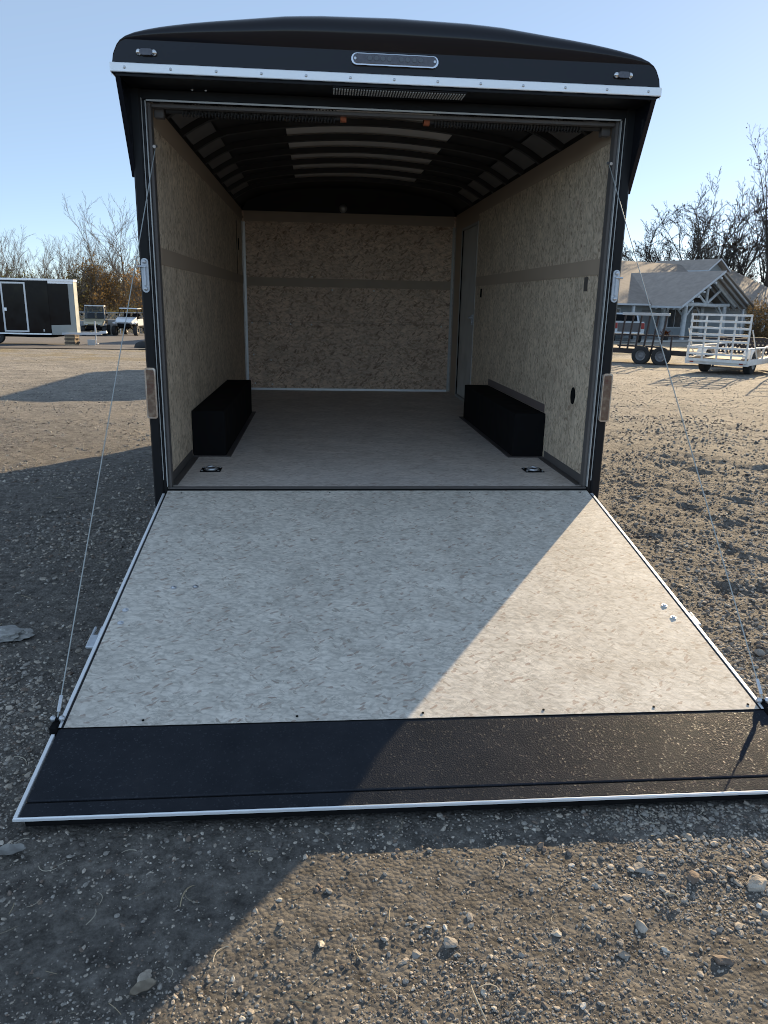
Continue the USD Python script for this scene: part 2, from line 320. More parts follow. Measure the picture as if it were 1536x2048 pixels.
tyre_mat = plain('tyre_rubber', (.022, .022, .022), .85, 0, .2, 18, .002, 60)
lens_smoke = mat('smoked_lens', {'g': ('geometry', {}), 'v': ('voronoi_texture', {'scale': 70.}), 'b': ('bump', {'strength': .3, 'distance': .002}), 'r': ('rgb_ramp', {'ramp': [(0, (.045, .045, .055)), (1, (.075, .072, .085))]}),
                                 'p': ('principled_bsdf', {'roughness': .15, 'coat_weight': .5})}, [('g.position', 'v.vector'), ('v.distance', 'b.height'), ('b.normal', 'p.normal'), ('v.distance', 'r.fac'), ('r.color', 'p.base_color')])
tail_lens = mat('faded_tail_lens', {'g': ('geometry', {}), 'n': ('noise_texture', {'scale': 26., 'detail': 5.}), 'v': ('voronoi_texture', {'scale': 110.}), 'b': ('bump', {'strength': .5, 'distance': .002}),
                                    'r': ('rgb_ramp', {'ramp': [(.3, (.075, .03, .022)), (.55, (.12, .075, .05)), (.75, (.25, .18, .125))]}), 'p': ('principled_bsdf', {'roughness': .2, 'coat_weight': .5})},
                [('g.position', 'n.vector'), ('g.position', 'v.vector'), ('v.distance', 'b.height'), ('b.normal', 'p.normal'), ('n.fac', 'r.fac'), ('r.color', 'p.base_color')])
led_mat = plain('pale_led', (.55, .57, .58), .2, 0, .05, 20)
orange = plain('orange_cap', (.26, .065, .022), .5)
rust = plain('rusty_steel', (.10, .045, .025), .85, 0, .4, 20)

# ------------------------------------------------------------------ the open cargo trailer
W, ZF, ZT, D = 1.2, .452, 2.404, 4.85
YR, ZR, YFL, ZFL = -1.912, .108, -2.285, .044
T = thing('cargo_trailer', 'black enclosed cargo trailer with its rear ramp door lowered onto the gravel', 'trailer')


def zroof(x):
    return float(np.interp(abs(x), [0, .35, .5, .9, 1.0, 1.1, 1.17, 1.215, 1.25, 1.272, 1.288, 1.296, 1.3], [2.768, 2.761, 2.752, 2.702, 2.686, 2.667, 2.649, 2.633, 2.611, 2.585, 2.55, 2.51, 2.466]))


XR = np.concatenate([-np.array([1.3, 1.2985, 1.296, 1.293, 1.288, 1.28, 1.27, 1.255, 1.23, 1.19, 1.14, 1.08]), np.linspace(-1.02, 1.02, 25), np.array([1.08, 1.14, 1.19, 1.23, 1.255, 1.27, 1.28, 1.288, 1.293, 1.296, 1.2985, 1.3])])
ZX = np.array([zroof(x) for x in XR])
# canopy: front face rounded over into the roof
zb = 2.466
ZC = np.minimum(2.604, ZX - .012); HH = ZX - ZC
rows = [np.stack([XR, np.full_like(XR, -.232), np.full_like(XR, zb)], 1), np.stack([XR, np.full_like(XR, -.232), zb + (ZC - zb) * .5], 1), np.stack([XR, np.full_like(XR, -.232), ZC - .002], 1)]
for k_, y_ in ((.0, .0), (.18, -.10), (.36, -.17), (.54, -.20), (.70, -.16), (.83, -.05), (.92, .14), (.97, .40), (1.0, .80)):
    rows.append(np.stack([XR, -.233 + y_ * HH + .02 * k_ ** 3, ZC + HH * k_], 1))
for y in np.linspace(.2, 4.95, 12): rows.append(np.stack([XR, np.full_like(XR, y), ZX], 1))
rows.append(np.stack([XR, np.full_like(XR, 4.96), np.full_like(XR, zb)], 1))


def loft(rows):
    n, m = len(rows), len(rows[0]); v = np.vstack(rows); i, j = np.meshgrid(np.arange(n - 1), np.arange(m - 1), indexing='ij'); k = (i * m + j).ravel()
    return trimesh.Trimesh(v, np.vstack([np.stack([k, k + 1, k + m + 1], 1), np.stack([k, k + m + 1, k + m], 1)]), process=False)


obj('canopy_and_roof', loft(rows), black_paint, T, smooth=38)
obj('canopy_underside', bx(-1.285, 1.285, -.228, .0, zb - .012, zb - .002), post_black, T)
# side wings of the canopy
for s in (-1, 1):
    w_ = prism([(-.229, zb - .004), (-.002, zb - .004), (-.002, 2.055), (-.010, 2.055)], 'x', 0, .022)
    w_.apply_translation([1.2655 if s > 0 else -1.2875, 0, 0]); obj('canopy_wing', w_, black_paint, T)
# aluminium strip with screws
strip = obj('trim_strip', cat(bx(-1.306, 1.306, -.240, -.2335, 2.468, 2.507, .003), bx(-1.306, -1.3015, -.2335, -.03, 2.468, 2.507), bx(1.3015, 1.306, -.2335, -.03, 2.468, 2.507)), alu, T)
for k in range(13):
    x = -1.24 + k * .2065; obj('screw', place(trimesh.creation.cone(.007, .005, sections=10), (x, -.2405, 2.487), rx=PI / 2), zinc, strip, smooth=40)
# lights on the canopy
def capsule_plate(x0, x1, zc, h, y0, y1, n=8):
    r = h / 2; a = np.linspace(-PI / 2, PI / 2, n); pts = [(x1 - r + r * math.cos(t), zc + r * math.sin(t)) for t in a] + [(x0 + r - r * math.cos(t), zc - r * math.sin(t)) for t in a]
    return prism(pts, 'y', y0, y1)


bl = obj('brake_light', capsule_plate(-.205, .205, 2.566, .050, -.246, -.2325), chrome, T)
obj('lens', capsule_plate(-.197, .197, 2.5675, .040, -.2505, -.2462), lens_smoke, bl)
for k in range(8):
    x = -.118 + k * .0305 + (.025 if k > 3 else 0); obj('led', place(trimesh.creation.cylinder(.010, .003, sections=12), (x, -.2515, 2.569), rx=PI / 2), plain('dim_led%d' % (k + 2), (.10, .11, .125), .3), bl)
for s in (-.187, .187): obj('screw', place(trimesh.creation.cylinder(.006, .004, sections=10), (s, -.2518, 2.566), rx=PI / 2), zinc, bl)
for xc in (-1.138, 1.106):
    cl = obj('clearance_light', capsule_plate(xc - .030, xc + .030, 2.552, .026, -.250, -.2325), lens_smoke, T)
    for s in (-.034, .034): obj('bezel_end', place(trimesh.creation.uv_sphere(.015, count=[8, 12]), (xc + s, -.236, 2.552)), chrome, cl, smooth=True)
lb = obj('light_bar', bx(-.292, .352, -.222, -.095, zb - .020, zb - .012, .003), post_black, T)
dots = [place(trimesh.creation.box([.0055, .015, .003]), (-.283 + i * .01304, -.203 + j * .0285, zb - .0215)) for i in range(49) for j in range(4)]
obj('led_grid', cat(*dots), led_mat, lb, kind='stuff')
hk = obj('header_catch', bx(-.975, -.905, -.03, -.012, 2.452, 2.474, .006), post_black, T)
obj('roller', cyl((-.955, -.034, 2.47), (-.925, -.034, 2.47), .009, 12), chrome, hk, smooth=40)
for x in (-.97, -.905): obj('screw', place(trimesh.creation.uv_sphere(.008, count=[6, 10]), (x, -.036, 2.456)), zinc, hk, smooth=True)
# rear frame
obj('rear_header', bx(-1.236, 1.236, -.022, .03, ZT + .002, zb - .0125, .004), post_black, T)
for s in (-1, 1):
    def sx(a, b): return (a, b) if s > 0 else (-b, -a)
    obj('rear_post', cat(bx(*sx(1.2225, 1.2745), -.030, .035, .345, ZT + .06, .008), bx(*sx(1.203, 1.2222), -.018, .032, .36, ZT, .002)), post_black, T)
    obj('post_seal', cat(bx(*sx(1.2175, 1.2215), -.0245, -.0182, .5, ZT + .01, .0015)), alu_dull, T)
    obj('jamb_trim', bx(*sx(1.1985, 1.2027), -.0225, .030, ZF + .01, ZT - .002), alu_dull, T)
    obj('jamb_liner', bx(*sx(1.180, 1.1962), -.005, .055, ZF + .004, ZT - .004, .003), trim_dark, T)
obj('header_trim', bx(-1.196, 1.196, -.026, -.0222, ZT - .005, ZT + .003), alu_dull, T)
obj('header_liner', bx(-1.179, 1.179, .012, .05, ZT - .022, ZT - .0065), trim_dark, T)
# body skins
for s in (-1, 1):
    a, b = (1.252, 1.2735) if s > 0 else (-1.2735, -1.252)
    obj('side_skin', bx(a, b, .0355, 4.95, .42, 2.5), black_paint, T)
obj('front_skin', bx(-1.2735, 1.2735, 4.951, 4.97, .42, 2.64), black_paint, T)
obj('underframe', cat(bx(-1.25, -1.15, .04, 4.94, .33, .42), bx(1.15, 1.25, .04, 4.94, .33, .42), *[bx(-1.149, 1.149, y, y + .06, .345, .42) for y in np.arange(.05, 4.9, .6)], bx(-1.25, 1.25, -.018, .039, .345, .40)), matte_black, T)
obj('sill', bx(-1.202, 1.202, -.0215, .0, .395, ZF - .004, .003), matte_black, T)
# floor
obj('floor', bx(-1.225, 1.225, .0005, 4.88, .424, ZF), floor_ply, T)
obj('floor_edge', bx(-1.196, 1.196, -.0195, .016, ZF - .0035, ZF + .0045, .003), trim_dark, T)
# interior walls; left panels with a joint
IW = 1.205
for s in (-1, 1):
    ys = [.03, 2.72, 3.56] if s > 0 else [.03, 2.76, 4.845]
    for y0, y1 in zip(ys[:-1], ys[1:]):
        a, b = (IW, 1.2505) if s > 0 else (-1.2505, -IW)
        obj('wall_panel', bx(a, b, y0 + .0025, y1 - .0025, ZF + .001, 2.436), wall_osb, T)
    for z0, z1 in ((1.648, 1.735), (2.322, 2.436)):
        a, b = (IW - .004, IW - .0002) if s > 0 else (-IW + .0002, -IW + .004)
        obj('wall_band', bx(a, b, .056, 3.555 if s > 0 else 4.84, z0, z1), band_mat, T)
    a, b = (IW - .045, IW - .005) if s > 0 else (-IW + .005, -IW + .045)
    for y0, y1 in ((.056, .862), (2.80, 3.555 if s > 0 else 4.83)):
        obj('base_trim', cat(bx(a, b, y0, y1, ZF + .0005, ZF + .004), bx(IW - .0048 if s > 0 else -IW + .0008, IW - .0008 if s > 0 else -IW + .0048, y0, y1, ZF + .0005, ZF + .052)), trim_dark, T)
obj('wall_panel', bx(IW, 1.2505, 4.425, 4.845, ZF + .001, 2.436), band_mat, T)
obj('wall_panel', bx(IW, 1.2505, 3.5575, 4.4225, 2.262, 2.436), band_mat, T)
# front wall
obj('front_wall_panel', bx(-1.25, 1.25, D, 4.9, ZF + .001, 1.2285), front_osb, T)
obj('front_wall_panel', bx(-1.25, 1.25, D, 4.9, 1.2315, 2.425), front_osb, T)
for z0, z1 in ((1.628, 1.722), (2.318, 2.425)): obj('wall_band', bx(-1.18, 1.18, D - .006, D - .0005, z0, z1), band_mat, T)
obj('front_arch', prism([(-1.2, 2.427), (1.2, 2.427), (1.15, 2.52), (.9, 2.62), (.4, 2.70), (-.4, 2.70), (-.9, 2.62), (-1.15, 2.52)], 'y', D - .004, D + .02), liner_black, T)
dl = obj('dome_lamp', place(trimesh.creation.uv_sphere(.045, count=[10, 16]), (-.08, D - .01, 2.475)), alu_dull, T, smooth=True)
for s in (-1, 1):
    obj('corner_trim', cat(bx(s * 1.196, s * 1.170, D - .010, D - .0065, ZF + .006, 2.31), bx(s * 1.2035, s * 1.2, D - .045, D - .011, ZF + .006, 2.31)), alu if s < 0 else alu_dull, T)
obj('front_base_trim', bx(-1.168, 1.168, D - .011, D - .0068, ZF + .001, ZF + .026), alu, T)
for x, z in ((-1.12, 1.22), (-.92, 1.215), (-.68, 1.21), (-.44, 1.21), (1.08, 1.21), (-1.11, .86), (-.91, .80), (-1.10, .53), (-.90, .52), (-.43, 1.74), (-.2, 1.6), (.28, 1.6)):
    obj('screw', place(trimesh.creation.uv_sphere(.010, count=[6, 8]), (x, D - .003, z)), plain('wall_screw%d' % len(used), (.8, .8, .8), .3), T, smooth=True)
# side entry door on the right wall
dr = obj('entry_door', bx(IW + .008, IW + .03, 3.60, 4.395, ZF + .035, 2.235, .004), door_white, T)
obj('door_frame', cat(bx(IW - .006, 1.25, 4.397, 4.422, ZF + .003, 2.26), bx(IW - .006, 1.25, 3.558, 3.582, ZF + .003, 2.26), bx(IW - .0058, 1.249, 3.5825, 4.3965, 2.237, 2.2595), bx(IW - .0055, 1.2485, 3.5827, 4.3963, ZF + .003, ZF + .03)), alu_dull, dr)
obj('door_seal', bx(IW - .002, IW + .0075, 4.372, 4.3955, ZF + .032, 2.236), matte_black, dr)
obj('door_handle', cat(bx(IW - .012, IW + .0075, 3.655, 3.70, 1.27, 1.37, .004), cyl((IW - .035, 3.68, 1.34), (IW - .012, 3.68, 1.34), .012)), zinc, dr)
# openings and pockets in the walls
obj('wall_pocket', bx(IW - .003, IW - .0004, .285, .345, 1.562, 1.642, .001), plain('pocket_brown', (.085, .07, .06), .7), T)
obj('wall_pocket', bx(IW - .003, IW - .0004, 3.24, 3.31, 1.54, 1.62, .001), matte_black, T)
el = [(.372 + .040 * math.cos(t), .944 + .052 * math.sin(t)) for t in np.linspace(0, 2 * PI, 28, endpoint=False)]
obj('vent_opening', prism(el, 'x', IW - .004, IW - .0005), matte_black, T)
obj('wall_slot', bx(-IW + .0005, -IW + .004, 4.20, 4.225, 1.72, 2.26), matte_black, T)
obj('wall_slot', bx(-IW + .0005, -IW + .006, 4.36, 4.41, 1.98, 2.10), matte_black, T)
# wheel boxes
for s in (-1, 1):
    x0, x1 = IW - .0005, .985
    far = 2.74 if s > 0 else 2.96
    wb = obj('wheel_box', bx(s * x0, s * x1, .90, far, ZF + .001, .757, .004), matte_black, T)
    obj('flange', bx(s * x0, s * (x1 - .036), .868, far + .04, ZF + .0005, ZF + .006, .002), trim_dark, wb)
    if s > 0: obj('wall_strip', bx(IW - .0045, IW - .0003, .94, far, .760, .815), plain('purple_brown_strip', (.15, .115, .105), .6), wb)
# tie-down rings
for x in (-1.026, 1.012):
    h = holder('tie_down_ring', T)
    obj('pan', bx(x - .062, x + .062, .40, .515, ZF + .0005, ZF + .006, .003), matte_black, h)
    obj('recess', place(trimesh.creation.cylinder(.043, .002, sections=24), (x, .457, ZF + .0072)), zinc, h)
    a = np.linspace(0, 2 * PI, 25); obj('ring', tube([(x + .03 * math.cos(t), .457 + .03 * math.sin(t), ZF + .014 + .004 * math.sin(t)) for t in a], .006, 8, False), zinc, h, smooth=True)
    obj('bolt', cat(*[place(trimesh.creation.cylinder(.006, .005, sections=8), (x + dx, .457 + dy, ZF + .0085)) for dx in (-.05, .05) for dy in (-.044, .044)]), zinc, h)
# ceiling: bows, panels and coves
BOWS = [.455, .94, 1.425, 1.91, 2.39, 2.87, 3.37, 3.87]


def arc(off, x0=-1.19, x1=1.19, n=33):
    out = []
    for x in np.linspace(x0, x1, n):
        z = 2.762 - .105 * (abs(x) / 1.05) ** 2 - off
        if abs(x) > .98: z -= .55 * (abs(x) - .98) ** 1.35
        out.append((x, 0, z))
    return np.array(out)


for y in BOWS:
    p = arc(.118); p[:, 1] = y; obj('roof_bow', sweep_rect(p, .042, .040, (0, 1, 0)), bow_mat, T, smooth=30)
edges = [.06] + BOWS + [4.36]
for y0, y1 in zip(edges[:-1], edges[1:]):
    def strip_panel(x0, x1, off, ya, yb):
        p = arc(off, x0, x1, 9); p[:, 1] = (ya + yb) / 2; return sweep_rect(p, yb - ya, .004, (0, 1, 0))
    if y1 < 4.3: obj('ceiling_panel', strip_panel(-.585, .60, .085, y0 + .012, y1 - .012), ceil_light, T, smooth=30)
    else: obj('ceiling_panel', strip_panel(-.585, .60, .085, y0 + .012, y0 + .30), ceil_light, T, smooth=30)
    for s in (-1, 1):
        a, b = sorted((s * .602, s * 1.02))
        obj('ceiling_blanket', strip_panel(a, b, .092, y0 + .20, y1 - .008), liner_black, T, smooth=30)
        obj('ceiling_side_panel', strip_panel(a, b, .0845, y0 + .012, y0 + .199), cove_grey, T, smooth=30)
        a, b = sorted((s * 1.03, s * 1.185))
        if y1 < 4.3: obj('cove_panel', strip_panel(a, b, .105, y0 + .05, y1 - .05), cove_grey, T, smooth=30)
p = arc(.070, -1.24, 1.24); p[:, 1] = 2.5
obj('roof_underside', sweep_rect(p, 4.84, .003, (0, 1, 0)), liner_black, T, smooth=30)
for s in (-1, 1): obj('top_rail', bx(s * 1.249, s * 1.207, .04, 4.84, 2.4365, 2.475), liner_black, T)
# spring assist over the opening
for s, xe in ((-1, -.215), (1, .185)):
    sp = obj('spring_tube', cyl((s * 1.12, .085, 2.387), (xe - s * 0.0, .085, 2.387), .018, 12), bow_mat, T, smooth=40)
    a = np.linspace(0, 1, 420); xs = s * (abs(xe) + .05 + a * (.82 - abs(xe) * .2))
    obj('coil_spring', tube(np.stack([xs, .085 + .027 * np.cos(a * 2 * PI * 48), 2.387 + .027 * np.sin(a * 2 * PI * 48)], 1), .005, 5), bow_mat, sp, smooth=True)
    obj('end_cap', cyl((xe, .085, 2.387), (xe + s * .03, .085, 2.387), .026, 14), orange, sp, smooth=40)
    obj('bracket', bx(s * 1.178, s * 1.13, .062, .11, 2.345, 2.402, .003), trim_dark, sp)
# latches (lock-bar brackets) and tail lights on the posts
for s in (-1, 1):
    xc = s * 1.2475
    lt = obj('lock_bracket', capsule_plate(-.085, .085, 0, .036, -.0385, -.0302), galv, T)
    mesh = capsule_plate(-.085, .085, 0, .036, -.0385, -.0302); mesh.apply_transform(trimesh.transformations.rotation_matrix(PI / 2, [0, 1, 0])); mesh.apply_translation([xc, 0, 1.585])
    stage.RemovePrim(lt.GetPath()); used[(str(T.GetPath()), 'lock_bracket')] = used[(str(T.GetPath()), 'lock_bracket')] - 1
    lt = obj('lock_bracket', mesh, galv, T)
    obj('bar_seat', bx(xc - .005, xc + .005, -.050, -.0386, 1.535, 1.635, .002), galv, lt)
    obj('pin', cyl((xc + s * .012 - s * .02, -.047, 1.628), (xc + s * .032, -.047, 1.628), .0055, 10), zinc, lt, smooth=40)
    for z in (1.52, 1.652): obj('bolt', place(trimesh.creation.uv_sphere(.011, count=[8, 10]), (xc, -.040, z)), zinc, lt, smooth=True)
    xt = s * 1.2525
    def vplate(w, h, y0, y1, r=.012):
        a = np.linspace(0, PI / 2, 5); pts = []
        for cx, cz, o in ((w / 2 - r, h / 2 - r, 0), (-w / 2 + r, h / 2 - r, PI / 2), (-w / 2 + r, -h / 2 + r, PI), (w / 2 - r, -h / 2 + r, 1.5 * PI)): pts += [(xt + cx + r * math.cos(o + t), .982 + cz + r * math.sin(o + t)) for t in a]
        return prism(pts, 'y', y0, y1)
    tl = obj('tail_light', vplate(.056, .270, -.049, -.0302), chrome, T)
    obj('lens', vplate(.041, .252, -.052, -.0492, .008), tail_lens, tl)
# wheels under the boxes
for s in (-1, 1):
    for y in (1.42, 2.24):
        wh = obj('wheel', lathe_x([(s * 1.0, .1), (s * 1.0, .31), (s * 1.02, .338), (s * 1.19, .338), (s * 1.21, .31), (s * 1.21, .2)]), tyre_mat, T, smooth=40)
        for m_ in (wh,): UsdGeom.XformCommonAPI(m_).SetTranslate(Gf.Vec3d(0, y, .335))
        obj('rim', lathe_x([(s * 1.195, .0), (s * 1.195, .06), (s * 1.17, .10), (s * 1.175, .19), (s * 1.208, .2)]), galv, wh, smooth=40)
obj('axle', cat(cyl((-1.05, 1.42, .34), (1.05, 1.42, .34), .04), cyl((-1.05, 2.24, .34), (1.05, 2.24, .34), .04)), matte_black, T)
obj('tongue', cat(hull([(-.9, 4.9, .34), (-.8, 4.9, .34), (-.9, 4.9, .42), (-.8, 4.9, .42), (-.05, 6.2, .34), (.05, 6.2, .34), (-.05, 6.2, .42), (.05, 6.2, .42)]), hull([(.9, 4.9, .345), (.8, 4.9, .345), (.9, 4.9, .425), (.8, 4.9, .425), (-.05, 6.2, .345), (.05, 6.2, .345), (-.05, 6.2, .425), (.05, 6.2, .425)]), cyl((0, 6.1, .7), (0, 6.1, -.08), .03)), matte_black, T)

# ramp door
def frame_of(p0, p1):
    """maps (u across, v down the slope, w above it) of a plate from the line at p0 = (y, z) to p1"""
    d = np.array([0, p1[0] - p0[0], p1[1] - p0[1]]); L = np.linalg.norm(d); d /= L; n = np.cross(d, [1, 0, 0]); n = n if n[2] > 0 else -n
    M = np.eye(4); M[:3, 0] = [1, 0, 0]; M[:3, 1] = d; M[:3, 2] = n; M[:3, 3] = [0, p0[0], p0[1]]
    return M, L


M1, L1 = frame_of((-.026, ZF - .012), (YR, ZR)); M2, L2 = frame_of((YR - .0025, ZR - .0005), (YFL, ZFL))


def on(M, m): m = m.copy(); m.apply_transform(M); m.fix_normals(); return m


rd = obj('ramp_door', on(M1, bx(-1.2, 1.2, 0, L1, -.018, 0)), ramp_osb, T)
obj('door_core', on(M1, bx(-1.196, 1.196, .012, L1 - .004, -.055, -.0185)), matte_black, rd)
for s in (-1, 1):
    obj('edge_strip', on(M1, cat(bx(s * 1.2085, s * 1.2215, .04, L1, -.002, .0025, .001), bx(s * 1.2190, s * 1.2216, .04, L1, -.062, -.0025))), alu, rd)
    obj('edge_channel', on(M1, bx(s * 1.2005, s * 1.2080, .04, L1, -.060, -.0005)), post_black, rd)
obj('hinge', cyl((-1.19, -.030, ZF - .026), (1.19, -.030, ZF - .026), .008, 10), matte_black, rd, smooth=40)
Mi = np.linalg.inv(M1)
def bolt_at(x, y, r=.013):
    z = np.interp(-y, [.026, -YR], [ZF - .012, ZR]); c = (Mi @ np.array([x, y, z, 1]))[:3]
    h = holder('bolt', rd)
    obj('washer', on(M1, place(trimesh.creation.cylinder(r, .0025, sections=20), (c[0], c[1], .0016))), zinc, h, smooth=40)
    hd = trimesh.creation.uv_sphere(r * .66, count=[8, 12]); hd.apply_scale([1, 1, .42]); obj('head', on(M1, place(hd, (c[0], c[1], .0024))), zinc, h, smooth=True)
for x, y in ((-.993, -1.05), (-.900, -1.044), (-1.159, -1.221), (-1.157, -1.314), (1.139, -1.245), (1.139, -1.337)): bolt_at(x, y)
for x in (-.95, -.438, -.006, .42, .82, 1.17):
    c = (Mi @ np.array([x, -1.888, np.interp(1.888, [.026, -YR], [ZF - .012, ZR]), 1]))[:3]
    obj('screw', on(M1, place(trimesh.creation.cylinder(.0045, .002, sections=10), (c[0], c[1], .0012))), matte_black, rd)
for x in (-1.12, -.3, .5, 1.15):
    obj('screw', on(M1, place(trimesh.creation.cylinder(.004, .002, sections=8), (x, .03, .0012))), matte_black, rd)
kp = obj('lock_keeper', cat(on(M1, bx(-1.262, -1.2217, 1.36, 1.44, -.028, -.016, .003)), on(M1, bx(-1.262, -1.254, 1.300, 1.359, -.028, -.018, .002)), on(M1, bx(-1.236, -1.228, 1.300, 1.359, -.028, -.018, .002))), galv, rd, label='forked galvanised lock keeper')
obj('lock_keeper', cat(on(M1, bx(1.2217, 1.255, 1.30, 1.36, -.028, -.016, .003)), on(M1, bx(1.247, 1.255, 1.26, 1.299, -.028, -.018, .002))), galv, rd)
# flap at the end of the ramp
fl = obj('ramp_flap', on(M2, bx(-1.215, 1.215, 0, L2 - .068, -.012, -.002, .003)), flap_mat, T)
obj('flap_hinge', cat(cyl((-1.2, YR - .0015, ZR - .0035), (1.2, YR - .0015, ZR - .0035), .003, 10)), matte_black, fl, smooth=40)
obj('flap_toe', on(M2, bx(-1.215, 1.215, L2 - .060, L2 - .006, -.012, -.001, .003)), flap_mat, fl)
obj('flap_groove', on(M2, bx(-1.214, 1.214, L2 - .0675, L2 - .0605, -.013, -.008)), matte_black, fl)
obj('toe_edge', on(M2, cat(bx(-1.2295, 1.2295, L2 - .0055, L2 + .0005, -.012, .0020, .002), bx(-1.2295, 1.2295, L2 + .0008, L2 + .0030, -.007, .0012))), alu, fl)
obj('toe_underside', on(M2, bx(-1.2, 1.2, .03, L2 - .004, -.034, -.0135)), matte_black, fl)
for s in (-1, 1): obj('side_edge', on(M2, cat(bx(s * 1.2185, s * 1.2295, .03, L2 - .006, -.012, .002, .001))), alu, fl)
# cables
for s in (-1, 1):
    base = np.array([s * 1.228, YR + .03, ZR + .018]); top = np.array([s * 1.172, .025, 2.20])
    bk = obj('cable_bracket', cat(bx(s * 1.2166, s * 1.243, YR - .015, YR + .05, ZR - .045, ZR + .010, .004), cyl(base + [-.02 * s, 0, -.004], base + [.022 * s, 0, -.004], .007)), matte_black, T, smooth=30)
    obj('shackle', cat(*[place(trimesh.creation.uv_sphere(.0105, count=[8, 10]), tuple(base + np.array([d, 0, -.002]))) for d in (-.014, .014)]), zinc, bk, smooth=True)
    dv = (top - base) / np.linalg.norm(top - base)
    cb = obj('cable', tube([base + dv * t for t in np.linspace(0, np.linalg.norm(top - base), 12)], .0022, 8), plain('steel_cable%d' % (s + 2), (.36, .38, .37), .5, .4, .1, 200), T, smooth=True)
    obj('ferrule', cyl(base + dv * .02, base + dv * .075, .0062, 10), zinc, cb, smooth=40)
    obj('cable_hook', cyl(top - [0, .03, 0], top + [0, .02, .01], .008, 10), zinc, cb, smooth=40)
#PART2
# ------------------------------------------------------------------ bare and autumn trees
bark_dark = plain('dark_bark', (.035, .029, .025), .9, 0, .25, 3)
bark_grey = plain('grey_brown_bark', (.15, .125, .10), .9, 0, .25, 3)
bark_pale = plain('pale_bark', (.20, .17, .14), .9, 0, .25, 3)


def leafmat(name, c0, c1):
    return mat(name, {'g': ('geometry', {}), 'w': ('white_noise_texture', {}), 'fl': ('vector_math', {'math_type': 'snap', 'vector2': (.4, .4, .4)}), 'r': ('rgb_ramp', {'ramp': [(0, c0), (1, c1)]}),
                      'd': ('diffuse_bsdf', {}), 't': ('translucent_bsdf', {}), 'm': ('mix_closure', {'fac': .4})},
               [('g.random_per_island', 'r.fac'), ('r.color', 'd.color'), ('r.color', 't.color'), ('d.BSDF', 'm.closure1'), ('t.BSDF', 'm.closure2')], surface='m.closure')


leaf_rust = leafmat('rust_olive_leaves', (.20, .135, .06), (.34, .25, .12))
leaf_olive = leafmat('olive_leaves', (.17, .15, .07), (.30, .27, .14))
leaf_gold = leafmat('orange_tan_leaves', (.28, .17, .07), (.42, .28, .13))
leaf_dark = leafmat('dark_dry_leaves', (.035, .022, .016), (.07, .045, .03))
leaf_green = leafmat('dull_green_leaves', (.15, .16, .075), (.27, .27, .14))


class Tree:
    def __init__(s, seed, height, stems=1, spread=.5, lean=0., levels=4, kids=(7, 6, 5, 4), trunk_r=.16, up=.35, first=.25, ratio=.62, wob=.16, rmin=.009, fork=(.40, .85)):
        s.rng = np.random.default_rng(seed); s.tr, s.cr, s.tips = [], [], []; s.levels, s.kids, s.up, s.first, s.ratio, s.wob, s.spread, s.rmin, s.fork = levels, kids, up, first, ratio, wob, spread, rmin, fork
        for k in range(stems):
            a = 2.4 * k + s.rng.uniform(0, .5); tilt = (math.tan(spread * ((k + .6) / stems) ** .7) if stems > 1 else 0)
            d = np.array([math.cos(a) * tilt + lean, math.sin(a) * tilt, 1.0]); d /= np.linalg.norm(d)
            s.grow(np.array([math.cos(a), math.sin(a), 0]) * trunk_r * (1.1 if stems > 1 else 0), d, height * s.rng.uniform(.78, 1.0) / (1.0 if stems > 1 else 1.0) * .72, trunk_r * (1 if stems == 1 else .62), 0)

    def grow(s, p, d, L, r, lv):
        n = (9, 7, 5, 4, 3)[lv]; pts = [p]; dd = d.copy()
        for i in range(n - 1):
            dd = dd + s.rng.normal(0, s.wob, 3) * (.5 if lv == 0 else 1) + np.array([0, 0, s.up * (.25 if lv == 0 else .22)]); dd /= np.linalg.norm(dd)
            pts.append(pts[-1] + dd * L / (n - 1))
        pts = np.array(pts); rad = np.linspace(r, max(r * (.35 if lv < 3 else .45), s.rmin), n)
        (s.tr if lv == 0 else s.cr).append(tube(pts, rad, (7, 5, 4, 3, 3)[lv], caps=False))
        if lv >= s.levels: s.tips += list(pts[1:]); return
        k = s.kids[lv]; k = max(2, int(k * s.rng.uniform(.75, 1.25)))
        for j in range(k):
            t = s.first + (1 - s.first) * (j + s.rng.uniform(0, 1)) / k if lv == 0 else .2 + .8 * (j + s.rng.uniform(0, 1)) / k
            x = min(t, .999) * (n - 1); i = int(x); q = pts[i] * (1 - x + i) + pts[i + 1] * (x - i); ax = pts[min(i + 1, n - 1)] - pts[i]; ax /= np.linalg.norm(ax)
            v = s.rng.normal(0, 1, 3); v -= ax * (v @ ax); v /= np.linalg.norm(v); ang = s.rng.uniform(*s.fork)
            nd = ax * math.cos(ang) + v * math.sin(ang); nd[2] += .12
            nd /= np.linalg.norm(nd); rr = (r + (max(r * .35, s.rmin) - r) * t) * s.rng.uniform(.5, .72)
            s.grow(q, nd, L * s.ratio * s.rng.uniform(.65, 1.1) * (1.15 - .55 * t), max(rr, s.rmin), lv + 1)
        # the leader forks on
        if lv < s.levels:
            for q in range(2):
                nd = dd + s.rng.normal(0, .35, 3); nd /= np.linalg.norm(nd); s.grow(pts[-1], nd, L * .42, rad[-1] * .85, lv + 1)

    def leaves(s, n, size, spread=.35, zmin=0):
        t = np.array(s.tips); t = t[t[:, 2] > zmin]; c = t[s.rng.integers(0, len(t), n)] + s.rng.normal(0, spread, (n, 3)); return leaf_quads(c, size, s.rng)


